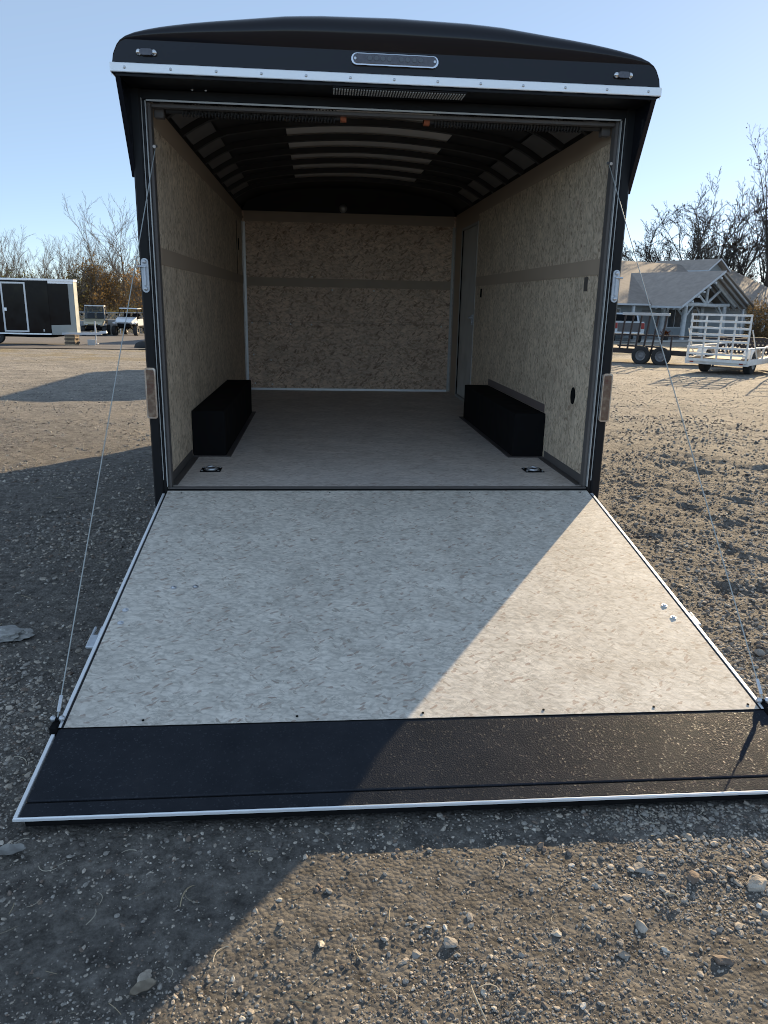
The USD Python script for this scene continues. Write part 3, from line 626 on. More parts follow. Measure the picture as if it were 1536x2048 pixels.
def leaf_quads(c, size, rng):
    n = len(c); a = rng.normal(0, 1, (n, 3)); a /= np.linalg.norm(a, axis=1, keepdims=True); b = np.cross(a, rng.normal(0, 1, (n, 3))); b /= np.linalg.norm(b, axis=1, keepdims=True)
    z = size * rng.uniform(.55, 1.2, (n, 1)); v = np.stack([c - a * z, c + b * z * .55, c + a * z, c - b * z * .55], 1).reshape(-1, 3); k = np.arange(n) * 4
    return trimesh.Trimesh(v, np.vstack([np.stack([k, k + 1, k + 2], 1), np.stack([k, k + 2, k + 3], 1)]), process=False)


def px_dir(u, v):
    return fw + rt * (u - 768) / F - up * (v - 1024) / F


def at_depth(u, y):
    """ground point on the sight line of picture column u (at the horizon) at world y"""
    d = px_dir(u, 600); t = (y - CY) / d[1]; x = CX + d[0] * t; return x, y, float(zbase(x, y))


def tree(name, label, cat_, T_, bark, loc, rz=0, leaf=None, group=None, scale=None):
    t = thing(name, label, cat_, loc, rz, group, scale)
    obj('trunk', cat(*T_.tr), bark, t, smooth=True); obj('crown', cat(*T_.cr), bark, t, smooth=True)
    if leaf is not None: obj('leaves', leaf[0], leaf[1], t, kind='stuff')
    return t


# right: two big trees by the building
t1 = Tree(11, 17.0, stems=13, spread=.95, levels=4, kids=(9, 7, 6, 4), trunk_r=.34, up=.13, first=.30, ratio=.42, wob=.12, rmin=.015)
tree('bare_tree', 'broad bare tree fanning out behind the roof of the timber-porched building', 'tree', t1, bark_dark, at_depth(1404, 74), 20, (t1.leaves(420, .13, .2), leaf_dark), scale=(.92, .92, .86))
t2 = Tree(12, 19, stems=4, spread=.36, levels=4, kids=(9, 6, 5, 3), trunk_r=.34, up=.25, first=.25, ratio=.36, wob=.12, rmin=.013)
tree('tall_tree', 'tall dark tree with a few dry leaves at the right of the building', 'tree', t2, bark_dark, at_depth(1536, 68), 80, (t2.leaves(1500, .15, .22), leaf_dark), scale=.84)
t3 = Tree(13, 8.5, stems=3, spread=.4, levels=3, kids=(7, 6, 5), trunk_r=.12, up=.3)
tree('bare_tree', 'thin bare tree showing over the ridge of the brown roof', 'tree', t3, bark_grey, at_depth(1268, 92), 0, None, scale=1.15)
# left: the row behind the yard
tl1 = Tree(21, 10.5, stems=6, spread=.75, levels=3, kids=(9, 7, 5), trunk_r=.15, up=.22, first=.3, ratio=.42, wob=.11)
tl2 = Tree(22, 10.5, stems=4, spread=.5, levels=3, kids=(9, 7, 5), trunk_r=.13, up=.3, first=.3, ratio=.40, wob=.11)
tl3 = Tree(23, 13.0, stems=6, spread=.62, levels=3, kids=(11, 8, 6), trunk_r=.17, up=.22, first=.28, ratio=.42, wob=.10)
G = 'trees in the row behind the yard fence'
A = tree('bare_tree', 'tallest bare tree of the left row, next to the cargo trailer post', 'tree', tl3, bark_grey, at_depth(246, 66), 0, None, G, .80)
B = tree('bare_tree', 'leaning bare tree with several stems above the black trailer door', 'tree', tl1, bark_grey, at_depth(88, 68), 30, None, G, .74)
C = tree('bare_tree', 'slender bare tree at the left edge above the parked trailer roof', 'tree', tl2, bark_grey, at_depth(40, 70), 0, None, G, .76)
copy_of(A, 'bare_tree', 'bare tree above the silver nose of the black trailer', 'tree', at_depth(140, 72), 110, G, .62)
copy_of(C, 'bare_tree', 'thin bare tree rising behind the tan buggy', 'tree', at_depth(186, 70), 60, G, .74)
copy_of(B, 'bare_tree', 'bushy bare tree between the two buggies', 'tree', at_depth(214, 78), 200, G, .72)
copy_of(B, 'bare_tree', 'bare tree cut off by the left edge of the view', 'tree', at_depth(-14, 66), 140, G, .80)
copy_of(C, 'bare_tree', 'bare tree mostly hidden behind the cargo trailer post', 'tree', at_depth(292, 74), 10, G, .78)
ta = Tree(31, 6.0, stems=4, spread=.4, levels=3, kids=(7, 6, 5), trunk_r=.10, up=.25, first=.15)
G2 = 'leafy autumn trees behind the yard fence'
AU = tree('autumn_tree', 'rusty brown leafy tree behind the tan buggy', 'tree', ta, bark_grey, at_depth(172, 62), 0, (ta.leaves(1700, .11, .34), leaf_rust), G2, 1.0)
copy_of(AU, 'autumn_tree', 'rusty brown leafy tree behind the white-hooded buggy', 'tree', at_depth(222, 64), 130, G2, .92)
tb = Tree(32, 4.6, stems=5, spread=.6, levels=3, kids=(7, 6, 5), trunk_r=.08, up=.2, first=.1)
BU = tree('autumn_tree', 'low olive leafy tree above the middle of the black trailer roof', 'tree', tb, bark_grey, at_depth(50, 62), 0, (tb.leaves(1500, .11, .34), leaf_green), G2, .95)
copy_of(BU, 'autumn_tree', 'low olive leafy tree at the far left edge', 'tree', at_depth(4, 64), 90, G2, 1.0)
tc = Tree(33, 5.2, stems=4, spread=.5, levels=3, kids=(7, 6, 5), trunk_r=.09, up=.2, first=.1)
tree('autumn_tree', 'orange-tan leafy tree right beside the cargo trailer post', 'tree', tc, bark_grey, at_depth(280, 60), 0, (tc.leaves(1500, .10, .34), leaf_gold), G2)
td = Tree(34, 4.2, stems=5, spread=.6, levels=3, kids=(6, 6, 5), trunk_r=.07, up=.2, first=.1)
tree('autumn_tree', 'olive-brown leafy tree behind the nose of the black trailer', 'tree', td, bark_grey, at_depth(128, 60), 0, (td.leaves(1300, .10, .32), leaf_olive), G2)
rngb = np.random.default_rng(5)


def brush(u0, u1, y0, y1, n, h, size, seed):
    r = np.random.default_rng(seed); u = r.uniform(u0, u1, n); y = r.uniform(y0, y1, n); d = np.array([px_dir(a, 600) for a in u]); x = CX + d[:, 0] / d[:, 1] * (y - CY)
    hh = h * (.55 + .9 * meshkit.fbm(np.stack([x * .35, y * .35, 0 * x], -1), 3, 9)); z = zbase(x, y) + r.uniform(0, 1, n) ** 1.3 * hh
    return leaf_quads(np.stack([x, y, z], 1), size, r)


tag(obj('undergrowth', brush(-40, 330, 57.5, 66, 7000, 1.9, .13, 3), leaf_olive), 'tangled olive undergrowth along the fence behind the yard', 'undergrowth', kind='stuff')
tag(obj('distant_wood', cat(brush(-120, 420, 88, 110, 12000, 4.2, .36, 4), brush(1100, 1700, 100, 125, 12000, 4.6, .40, 6)), leaf_olive), 'low distant wood closing the horizon', 'wood', kind='stuff')
bushm = brush(1496, 1600, 50, 54, 5200, 2.9, .10, 8)
tag(obj('tan_bush', bushm, leafmat('tan_dry_leaves', (.16, .12, .07), (.30, .24, .16))), 'tan dry bush at the right edge beyond the white trailer', 'bush')

# ------------------------------------------------------------------ chain-link fence, concrete blocks, buggies on the asphalt
fx0, fy0, _ = at_depth(-60, 54.5); fx1, fy1, _ = at_depth(330, 56.5)
fe = thing('chain_link_fence', 'grey chain-link fence running behind the buggies', 'fence', (0, 0, 0))
n = 13; xs_ = np.linspace(fx0, fx1, n); ys_ = np.linspace(fy0, fy1, n); zs_ = zg(xs_, ys_)
for x, y, z in zip(xs_, ys_, zs_): obj('post', cyl((x, y, z - .1), (x, y, z + 1.62), .035, 8), galv, fe, smooth=40)
obj('top_rail', tube(np.stack([xs_, ys_, zs_ + 1.58], 1), .022, 6), galv, fe, smooth=True)
wires = []
for t in np.linspace(-.06, 1.0, 190):
    for sgn in (-1, 1):
        a = np.array([t, t + .058])[::sgn]; a = np.clip(a, 0, 1)
        if abs(a[0] - a[1]) < .02: continue
        P = [(np.interp(q, np.linspace(0, 1, n), xs_), np.interp(q, np.linspace(0, 1, n), ys_) - .03 * sgn * .3, np.interp(q, np.linspace(0, 1, n), zs_) + h_) for q, h_ in zip(a, (.05, 1.56))]
        wires.append(tube(P, .004, 3, False))
obj('wire_mesh', cat(*wires), galv, fe, kind='stuff')
conc = plain('pale_concrete', (.42, .41, .39), .9, 0, .12, 2)
for (u, y, w_, h_, lab) in ((217, 51.5, .95, 1.05, 'pale concrete block between the two buggies'), (156, 51.0, 1.0, .95, 'pale concrete block between the trailer nose and the tan buggy')):
    x, y, z = at_depth(u, y); cb = thing('concrete_block', lab, 'concrete block', (x, y, float(zg(x, y)) + .03), 18, 'concrete blocks along the fence')
    obj('block', cat(hull([(a * w_ / 2 * (1 if c == 0 else .9), b * .38 * (1 if c == 0 else .75), c * h_) for a in (-1, 1) for b in (-1, 1) for c in (0, 1)])), conc, cb)
    obj('lifting_loop', tube([(-.08, 0, h_ - .01), (-.06, 0, h_ + .07), (.06, 0, h_ + .07), (.08, 0, h_ - .01)], .012, 6), galv, cb)
windscreen = mat('tinted_windscreen', {'f': ('fresnel', {'IOR': 1.5}), 't': ('transparent_bsdf', {'color': (.55, .6, .62)}), 'g': ('glossy_bsdf', {'roughness': .05, 'color': (.9, .92, .95)}), 'm': ('mix_closure', {})},
                 [('f.fac', 'm.fac'), ('t.BSDF', 'm.closure1'), ('g.BSDF', 'm.closure2')], surface='m.closure')
tan_paint = plain('sand_tan_paint', (.36, .31, .20), .35, 0, .05, 3, coat=.4)
white_paint = plain('white_vehicle_paint', (.58, .60, .62), .3, 0, .04, 3, coat=.4)
grey_plastic = plain('grey_plastic', (.18, .18, .185), .5, 0, .1, 6)


def buggy(name, label, loc, rz, hood, roof, kind):
    b = thing(name, label, 'utility buggy', loc, rz, 'buggies parked by the fence')     # faces -y
    lift = .0 if kind == 0 else .14
    for sx_ in (-1, 1):
        for y in (-1.05, 1.05):
            wh = obj('wheel', lathe_x([(-.13, .17), (-.13, .31), (-.10, .345), (.10, .345), (.13, .31), (.13, .17)], 20), tyre_mat, b, smooth=40)
            UsdGeom.XformCommonAPI(wh).SetTranslate(Gf.Vec3d(sx_ * (.66 if kind == 0 else .74), y, .345))
            obj('rim', lathe_x([(-.09, .0), (-.06, .06), (-.10, .165), (.10, .165), (.06, .06), (.09, .0)], 16), grey_plastic, wh, smooth=40)
        for y in (-1.05, 1.05): obj('suspension_arm', tube([(sx_ * .28, y, .46 + lift), (sx_ * .60, y, .36)], .035, 6), matte_black, b)
    obj('chassis', bx(-.45, .45, -1.2, 1.3, .36 + lift, .56 + lift, .04), matte_black, b)
    obj('hood', hull([(-.62, -1.05, .98 + lift), (.62, -1.05, .98 + lift), (-.52, -1.42, .80 + lift), (.52, -1.42, .80 + lift), (-.66, -.55, 1.12 + lift), (.66, -.55, 1.12 + lift), (-.60, -1.35, .70 + lift), (.60, -1.35, .70 + lift), (-.68, -.55, .80 + lift), (.68, -.55, .80 + lift)]), hood, b, smooth=35)
    obj('grille', bx(-.42, .42, -1.425, -1.36, .50 + lift, .71 + lift, .02), matte_black, b)
    obj('bumper', tube([(-.5, -1.40, .46 + lift), (-.42, -1.50, .48 + lift), (.42, -1.50, .48 + lift), (.5, -1.40, .46 + lift)], .03, 8), matte_black, b, smooth=True)
    for sx_ in (-1, 1): obj('headlight', hull([(sx_ * .56, -1.37, .80 + lift), (sx_ * .30, -1.43, .79 + lift), (sx_ * .56, -1.385, .73 + lift), (sx_ * .34, -1.435, .74 + lift), (sx_ * .5, -1.32, .77 + lift)]), led_mat, b)
    for sx_ in (-1, 1): obj('fender', hull([(sx_ * .52, -1.40, .66 + lift), (sx_ * .82, -1.28, .74 + lift), (sx_ * .82, -.74, .80 + lift), (sx_ * .55, -.70, .86 + lift), (sx_ * .82, -1.28, .70 + lift), (sx_ * .82, -.74, .74 + lift)]), hood if kind else grey_plastic, b)
    ht = 1.92 if kind == 0 else 1.78
    for sx_ in (-1, 1):
        obj('roll_bar', tube([(sx_ * .66, -.60, 1.02 + lift * .5), (sx_ * .60, -.22, ht - .03), (sx_ * .60, .55, ht - .02), (sx_ * .64, 1.0, 1.1)], .030, 8), matte_black if kind else grey_plastic, b, smooth=True)
        obj('door_panel', bx(sx_ * .69, sx_ * .65, -.52, .62, .52 + lift, .98 + lift, .03), hood if kind else matte_black, b)
        obj('mirror', bx(sx_ * .86, sx_ * .73, -.42, -.36, 1.32, 1.44, .02), matte_black, b)
    obj('roof', hull([(sx_ * .62, y, z) for sx_ in (-1, 1) for y, z in ((-.28, ht), (.62, ht), (-.20, ht + .07), (.55, ht + .06))]), roof, b, smooth=30)
    obj('dash', bx(-.62, .62, -.60, -.36, .95 + lift, 1.14 + lift, .04), matte_black, b)
    if kind == 0: obj('windscreen', hull([(sx_ * x, y + o, z) for sx_ in (-1, 1) for x, y, z in ((.63, -.60, 1.12), (.57, -.25, ht - .04)) for o in (0, .012)]), windscreen, b)
    for sx_ in (-.3, .3): obj('seat', hull([(sx_ + a, y, z) for a in (-.23, .23) for y, z in ((.0, .78), (.40, .78), (.02, .92), (.36, 1.48), (.48, 1.48), (.5, .8))]), matte_black, b, smooth=30)
    obj('steering_wheel', place(trimesh.creation.torus(.16, .018, major_sections=20, minor_sections=6), (.3, -.20, 1.22), rx=1.0), matte_black, b, smooth=True)
    obj('cargo_bed', cat(bx(-.62, .62, .68, 1.42, .76 + lift, .82 + lift), bx(-.64, -.6201, .68, 1.42, .76 + lift, 1.02 + lift), bx(.6201, .64, .68, 1.42, .76 + lift, 1.02 + lift)), matte_black, b)
    return b


x, y, z = at_depth(188, 50); buggy('utility_buggy', 'tan utility buggy with a windscreen and pale roof facing the camera', (x, y, float(zg(x, y)) + .03), 8, tan_paint, plain('pale_roof_plastic', (.48, .48, .46), .6), 0)
x, y, z = at_depth(258, 51); buggy('utility_buggy', 'open black sport buggy with white hood, right of the concrete block', (x, y, float(zg(x, y)) + .03), -6, white_paint, white_paint, 1)

# ------------------------------------------------------------------ black enclosed trailer on the asphalt at the left
x, y, _ = at_depth(97, 31.2); LTZ = float(zbase(x, y)) + .03
lt_ = thing('enclosed_trailer', 'black enclosed trailer with white side door, silver nose and block-propped tongue', 'trailer', (x, y, LTZ), -5)
# local x towards its nose, y away from the camera
LB, LTp = .43, 2.72
trailer_black = plain('trailer_black_skin', (.004, .004, .005), .14, 0, .15, 1.5, spec=.16)
obj('body', bx(-7.2, 0, 0, 2.4, LB, LTp, .01), trailer_black, lt_)
obj('roof', bx(-7.22, .02, -.02, 2.42, LTp + .001, LTp + .09, .02), alu, lt_)
obj('bottom_rail', bx(-7.2, 0, -.015, -.001, LB, LB + .06), alu, lt_)
silver_sheet = plain('silver_sheet_metal', (.29, .31, .30), .5, .2, .06, 3)
nose = [(0.003, 0), (.72, 1.02), (.72, 1.38), (.003, 2.4)]
obj('nose', prism(nose, 'z', LB, LTp), trailer_black, lt_)
obj('nose_roof', prism([(.025, -.02), (.76, 1.0), (.76, 1.40), (.025, 2.42)], 'z', LTp + .001, LTp + .09), alu, lt_)
dn = np.array([.717, 1.02]) / np.hypot(.717, 1.02); nn = np.array([dn[1], -dn[0]])
def nose_plate(a, b, z0, z1, off, m, nm):
    p0 = np.array([.003, 0]) + dn * a + nn * off; p1 = np.array([.003, 0]) + dn * b + nn * off
    q = [p0, p1, p1 + nn * .008, p0 + nn * .008]; obj(nm, prism([tuple(k) for k in q], 'z', z0, z1), m, lt_)
nose_plate(.02, 1.24, LB, LB + .42, .001, silver_sheet, 'stone_guard')
nose_plate(.02, 1.24, LTp - .10, LTp, .001, alu, 'nose_trim')
nose_plate(.98, 1.245, LB + .4205, LTp - .1005, .001, silver_sheet, 'corner_sheet')
obj('nose_cap', bx(.7205, .735, 1.0, 1.4, LB, LTp, .005), silver_sheet, lt_)
d2 = obj('side_door', bx(-1.98, -1.04, -.012, -.0005, LB + .17, LTp - .14), trailer_black, lt_)
obj('door_frame', cat(bx(-2.05, -1.981, -.026, -.0005, LB + .10, LTp - .07), bx(-1.039, -.97, -.026, -.0005, LB + .10, LTp - .07), bx(-1.98, -1.04, -.025, -.0005, LTp - .139, LTp - .072), bx(-1.98, -1.04, -.025, -.0005, LB + .102, LB + .169)), white_paint, d2)
obj('door_latch', bx(-1.97, -1.86, -.05, -.0125, 1.42, 1.56, .01), alu, d2)
obj('reflector', bx(-.34, -.28, -.014, -.0005, LB + .14, LB + .24), alu_dull, lt_)
for xx in (-3.9, -3.0, -1.6 - .9):
    wh = obj('wheel', place(lathe_x([(-.1, .17), (-.1, .30), (-.07, .33), (.07, .33), (.1, .30), (.1, .17)], 20), rz=PI / 2), tyre_mat, lt_, smooth=40)
    UsdGeom.XformCommonAPI(wh).SetTranslate(Gf.Vec3d(xx, .16, .33))
    obj('rim', place(lathe_x([(-.08, .0), (-.06, .05), (-.09, .165)], 14), rz=PI / 2), galv, wh, smooth=40)
obj('underframe', bx(-7.1, -.1, .3, 2.1, .30, LB - .001), matte_black, lt_)
tg = obj('tongue', cat(hull([(.1, .3, .42), (.1, .42, .42), (.1, .3, .52), (.1, .42, .52), (1.75, 1.14, .42), (1.75, 1.24, .42), (1.75, 1.14, .52), (1.75, 1.24, .52)]), hull([(.1, 2.1, .42), (.1, 1.98, .42), (.1, 2.1, .52), (.1, 1.98, .52), (1.75, 1.15, .421), (1.75, 1.26, .421), (1.75, 1.15, .521), (1.75, 1.26, .521)])), galv, lt_)
obj('coupler', hull([(1.7, 1.12, .45), (1.7, 1.28, .45), (2.02, 1.14, .50), (2.02, 1.26, .50), (1.7, 1.12, .58), (1.7, 1.28, .58), (2.0, 1.15, .60), (2.0, 1.25, .60)]), galv, tg)
jk = obj('jack', cat(cyl((1.5, 1.2, .16), (1.5, 1.2, 1.02), .035, 10), cyl((1.5, 1.2, .03), (1.5, 1.2, .17), .026, 10)), galv, lt_, smooth=40)
obj('jack_foot', bx(1.41, 1.59, 1.11, 1.29, .0, .03), galv, jk)
# propping timbers under the tongue
x2, y2, _ = at_depth(138, 31.0); z2 = float(zg(x2, y2)) + .03
bs = thing('timber_stack', 'stack of short timbers propping the black trailer tongue', 'timber stack', (x2, y2, z2), -12)
wood_dark = plain('weathered_timber', (.10, .075, .055), .9, 0, .3, 9); wood_pale = plain('cut_timber', (.30, .22, .14), .85, 0, .2, 9)
rg = random.Random(4)
for k in range(6):
    for j in range(2): obj('timber', bx(-.26 + rg.uniform(-.02, .02), .22 + rg.uniform(-.02, .02), -.2 + j * .21, -.01 + j * .21, k * .078, k * .078 + .070, .006), wood_dark if k % 2 else wood_pale, bs)
x2, y2, _ = at_depth(176, 31.4); jb = thing('jack_block', 'small pale block standing under the trailer jack', 'block', (x2, y2, float(zg(x2, y2)) + .03), 15)
obj('block', cat(hull([(a * .16, b * .14, c * .26) for a in (-1, 1) for b in (-1, 1) for c in (0, 1)]), bx(-.2, .2, -.18, .18, -.02, .0005)), conc, jb)
# dark heap of tarpaulin beside the trailer post
x2, y2, _ = at_depth(281, 29.0)
hp = trimesh.creation.icosphere(3, 1.0); v = hp.vertices * np.array([.36, .3, .26]); v = v * (1 + .5 * (meshkit.fbm(v * 3 + 9, 3, 2) - .5))[:, None]; v[:, 2] = np.maximum(v[:, 2], -.05)
solo('tarpaulin_heap', trimesh.Trimesh(v + [x2, y2, float(zg(x2, y2)) + .05], hp.faces, process=False), rubber, 'black heap of tarpaulin on the ground beside the cargo trailer post', 'tarpaulin', smooth=True)
# a second black trailer ahead of the open one: only its shadow shows
pt = thing('enclosed_trailer', 'black trailer parked straight ahead of the open one, casting the shadow at the left', 'trailer', (0.3, 14.6, float(zbase(.3, 14.6))), 0)
obj('body', bx(-1.28, 1.28, 0, 6.2, .42, 2.45, .02), trailer_black, pt)
obj('roof', loft([np.stack([XR * .985, np.full_like(XR, y), ZX - .08], 1) for y in (0.0, 6.2)]), trailer_black, pt)
obj('end_wall', prism([(float(a) * .98, float(b) - .082) for a, b in zip(XR, ZX)] , 'y', .002, .03), trailer_black, pt)
for s in (-1, 1):
    for y in (2.6, 3.5):
        wh = obj('wheel', lathe_x([(s * 1.0, .1), (s * 1.0, .31), (s * 1.02, .338), (s * 1.19, .338), (s * 1.21, .31), (s * 1.21, .1)]), tyre_mat, pt, smooth=40); UsdGeom.XformCommonAPI(wh).SetTranslate(Gf.Vec3d(0, y, .335))

# ------------------------------------------------------------------ open trailers at the right
white_steel = plain('white_painted_steel', (.66, .65, .62), .45, 0, .12, 6)
deck_wood = plain('worn_deck_planks', (.26, .20, .14), .85, 0, .25, 7)
ox, oy = 10.38, 15.75; oz = float(zg(ox, oy))
wt = thing('utility_trailer', 'white open utility trailer with its slatted ramp gate standing upright', 'trailer', (ox, oy, oz), -46)
WW = .80
gate = holder('ramp_gate', wt)
for x in np.linspace(-.76, .76, 5): obj('upright', bx(x - .022, x + .022, -.05, -.02, .34, 1.60), white_steel, gate)
for z in np.linspace(.37, 1.575, 8): obj('rail', bx(-.785, .785, -.082, -.0505, z - .030, z + .025), white_steel, gate)
for k in range(7): obj('deck_plank', bx(-WW + .01 + k * .226, -WW + .23 + k * .226, .02, 3.4, .40, .435), deck_wood, wt)
fr = obj('frame', cat(bx(-WW - .04, WW + .04, -.015, .015, .26, .41, .01), *[bx(s * WW, s * (WW + .045), .016, 3.4, .28, .44, .01) for s in (-1, 1)], *[bx(s * (WW + .001), s * (WW + .044), .016, 3.4, .70, .74, .01) for s in (-1, 1)], *[bx(s * (WW + .002), s * (WW + .043), y, y + .045, .4401, .6999) for s in (-1, 1) for y in (.05, 1.2, 2.4, 3.3)]), white_steel, wt)
for s in (-1, 1):
    wh = obj('wheel', lathe_x([(s * .50, .1), (s * .50, .27), (s * .52, .30), (s * .68, .30), (s * .70, .27), (s * .70, .16)]), tyre_mat, wt, smooth=40); UsdGeom.XformCommonAPI(wh).SetTranslate(Gf.Vec3d(0, .95, .295))
    obj('rim', lathe_x([(s * .66, .0), (s * .65, .15), (s * .695, .16)], 16), white_steel, wh, smooth=40)
    a = np.linspace(0, PI, 15); p_ = np.stack([np.full(15, s * .62), .95 + .42 * np.cos(a), .44 + .26 * np.sin(a)], 1); obj('fender', sweep_rect(p_, .25, .012, (1, 0, 0)), white_steel, wt, smooth=40)
    obj('gate_strut', tube([(s * .83, -.03, 1.2), (s * .84, .65, .45)], .018, 6), white_steel, wt)
    obj('tail_lamp', bx(s * .70, s * .60, -.03, -.0155, .30, .36, .01), plain('red_lens', (.25, .02, .015), .3) if s < 0 else UsdShade.Material.Get(stage, '/World/Looks/red_lens'), wt)
obj('tongue', cat(hull([(-.7, 3.4, .3), (-.6, 3.4, .3), (-.7, 3.4, .4), (-.6, 3.4, .4), (-.04, 4.6, .3), (.04, 4.6, .3), (-.04, 4.6, .4), (.04, 4.6, .4)]), hull([(.7, 3.4, .301), (.6, 3.4, .301), (.7, 3.4, .401), (.6, 3.4, .401), (-.04, 4.6, .301), (.05, 4.6, .301), (-.04, 4.6, .401), (.05, 4.6, .401)])), white_steel, wt)
# next white trailer, its leaning gate pole just enters the view
ox, oy = 11.95, 15.6; oz = float(zg(ox, oy))
w2 = thing('utility_trailer', 'second white trailer at the right edge, only its tilted gate frame and rail showing', 'trailer', (ox, oy, oz), -40)
g2 = holder('ramp_gate', w2)
for x in (-.0, .6, 1.2, 1.8): obj('upright', tube([(x, -.1, .42), (x + .06, -.75, 2.0)], .025, 6), white_steel, g2)
for t in np.linspace(.05, 1, 6): obj('rail', tube([(0 + .06 * t, -.1 - .65 * t, .42 + 1.58 * t), (1.8 + .06 * t, -.1 - .65 * t, .42 + 1.58 * t)], .02, 6), white_steel, g2)
obj('frame', cat(bx(-.02, 1.9, 0, .05, .36, .5), bx(-.02, .03, .0501, 3.4, .37, .49), bx(1.85, 1.9, .0501, 3.4, .37, .49)), white_steel, w2)
obj('deck', bx(.031, 1.849, .06, 3.4, .44, .48), deck_wood, w2)
for s in (.25, 1.65):
    wh = obj('wheel', lathe_x([(-.1, .15), (-.1, .29), (-.07, .32), (.07, .32), (.1, .29), (.1, .15)]), tyre_mat, w2, smooth=40); UsdGeom.XformCommonAPI(wh).SetTranslate(Gf.Vec3d(s, 1.7, .32))

# dark tandem trailer with an upright bar gate
dark_steel = plain('maroon_black_steel', (.030, .022, .022), .6, 0, .25, 8)
ox, oy = 9.45, 21.4; oz = float(zg(ox, oy))
dt = thing('utility_trailer', 'dark tandem-axle utility trailer with a tall gate of leaning bars', 'trailer', (ox, oy, oz), -42)
g3 = holder('ramp_gate', dt)
for k in range(6):
    x = .45 + k * .27; obj('bar', tube([(x, .02, .50), (x + .16, -.12, 1.60)], .032, 6), dark_steel, g3)
obj('top_rail', bx(.52, 2.06, -.20, -.11, 1.58, 1.67, .01), alu_dull, g3)
obj('low_rail', bx(.38, 1.86, -.02, .05, .56, .62), dark_steel, g3)
obj('frame', cat(bx(-.3, 4.4, 0.0501, .12, .34, .50, .01), bx(-.3, 4.4, 1.7, 1.78, .34, .5, .01), bx(-.3, 4.4, .06, .10, .92, .97, .005), *[bx(q, q + .05, .062, .098, .5001, .9199) for q in (.0, 2.1, 3.1, 4.3)]), dark_steel, dt)
for k in range(7): obj('deck_plank', bx(-.28, 4.38, .125 + k * .224, .335 + k * .224, .46, .505), deck_wood, dt)
for xx in (1.25, 1.90):
    wh = obj('wheel', place(lathe_x([(-.1, .17), (-.1, .27), (-.07, .305), (.07, .305), (.1, .27), (.1, .17)], 22), rz=PI / 2), tyre_mat, dt, smooth=40); UsdGeom.XformCommonAPI(wh).SetTranslate(Gf.Vec3d(xx, -.10, .305))
    obj('rim', place(lathe_x([(-.03, .0), (-.05, .06), (-.02, .12), (-.09, .168)], 16), rz=PI / 2), grey_plastic, wh, smooth=40)
obj('jack_leg', cyl((3.5, .08, .0), (3.5, .08, .4), .03, 8), dark_steel, dt, smooth=40)
# perforated dark panel on the deck
pp = thing('perforated_panel', 'dark perforated steel panel standing on the dark trailer deck', 'panel', (ox + 2.62, oy - 2.36, oz), -42)
hol = []
from shapely.geometry import Polygon as _P
base_ = _P([(0, .52), (1.5, .52), (1.5, .98), (0, .98)])
for i in range(12):
    for j in range(4):
        cx_, cz_ = .09 + i * .12 + (.06 if j % 2 else 0), .58 + j * .11
        hol.append(_P([(cx_ - .035, cz_), (cx_, cz_ - .035), (cx_ + .035, cz_), (cx_, cz_ + .035)]))
for h_ in hol: base_ = base_.difference(h_)
pm = trimesh.creation.extrude_polygon(base_, .02); pv = pm.vertices.copy(); pm = trimesh.Trimesh(np.stack([pv[:, 0], pv[:, 2] + .3, pv[:, 1]], 1), pm.faces, process=False); pm.fix_normals()
obj('sheet', pm, dark_steel, pp)
obj('rim_angle', cat(bx(-.02, 1.52, .29, .33, .981, 1.01), bx(-.03, -.001, .29, .33, .506, .98), bx(1.501, 1.53, .29, .33, .506, .98)), dark_steel, pp)
# another dark trailer showing just its wheel and rail beside the post
ox, oy = 7.9, 22.4; oz = float(zg(ox, oy))
d3 = thing('utility_trailer', 'dark trailer mostly hidden behind the right post of the open cargo trailer', 'trailer', (ox, oy, oz), -42)
obj('frame', cat(bx(-2.6, .55, 0, .08, .38, .52, .01), bx(-2.6, .55, 0.01, .06, .98, 1.04), *[bx(q, q + .05, .012, .058, .5201, .9799) for q in (-2.4, -1.2, -.4, .4)]), dark_steel, d3)
obj('deck', bx(-2.58, .53, .09, 1.7, .46, .50), deck_wood, d3)
for xx in (-.75, .05):
    wh = obj('wheel', place(lathe_x([(-.1, .17), (-.1, .32), (-.07, .36), (.07, .36), (.1, .32), (.1, .17)], 22), rz=PI / 2), tyre_mat, d3, smooth=40); UsdGeom.XformCommonAPI(wh).SetTranslate(Gf.Vec3d(xx, -.08, .36))
# silver pickup seen from behind
ox, oy, _ = at_depth(1264, 46); oz = float(zg(ox, oy))
silver = plain('silver_paint', (.42, .45, .48), .3, .4, .05, 2, coat=.5)
tk = thing('pickup_truck', 'silver pickup seen from behind beside the porch building', 'pickup', (ox, oy, oz), -14)
obj('bed', cat(hull([(a * .98, y, z) for a in (-1, 1) for y in (0.0, 1.8) for z in (.52, 1.32)]), hull([(a * .93, y, z) for a in (-1, 1) for y in (.02, 1.8) for z in (1.3, 1.38)])), silver, tk, smooth=30)
obj('tailgate', bx(-.74, .74, -.03, -.001, .72, 1.30, .02), plain('dark_tailgate', (.06, .06, .065), .4, 0, .1, 3, coat=.4), tk)
for s in (-1, 1): obj('tail_lamp', bx(s * .97, s * .76, -.035, -.001, .92, 1.30, .02), UsdShade.Material.Get(stage, '/World/Looks/red_lens'), tk)
obj('bumper', bx(-.96, .96, -.16, -.0015, .48, .68, .04), chrome, tk)
obj('plate', bx(-.16, .16, -.168, -.1605, .52, .64), white_paint, tk)
obj('cab', hull([(a * .94, y, 1.2) for a in (-1, 1) for y in (1.81, 4.2)] + [(a * .78, y, 1.92) for a in (-1, 1) for y in (2.0, 3.5)]), silver, tk, smooth=30)
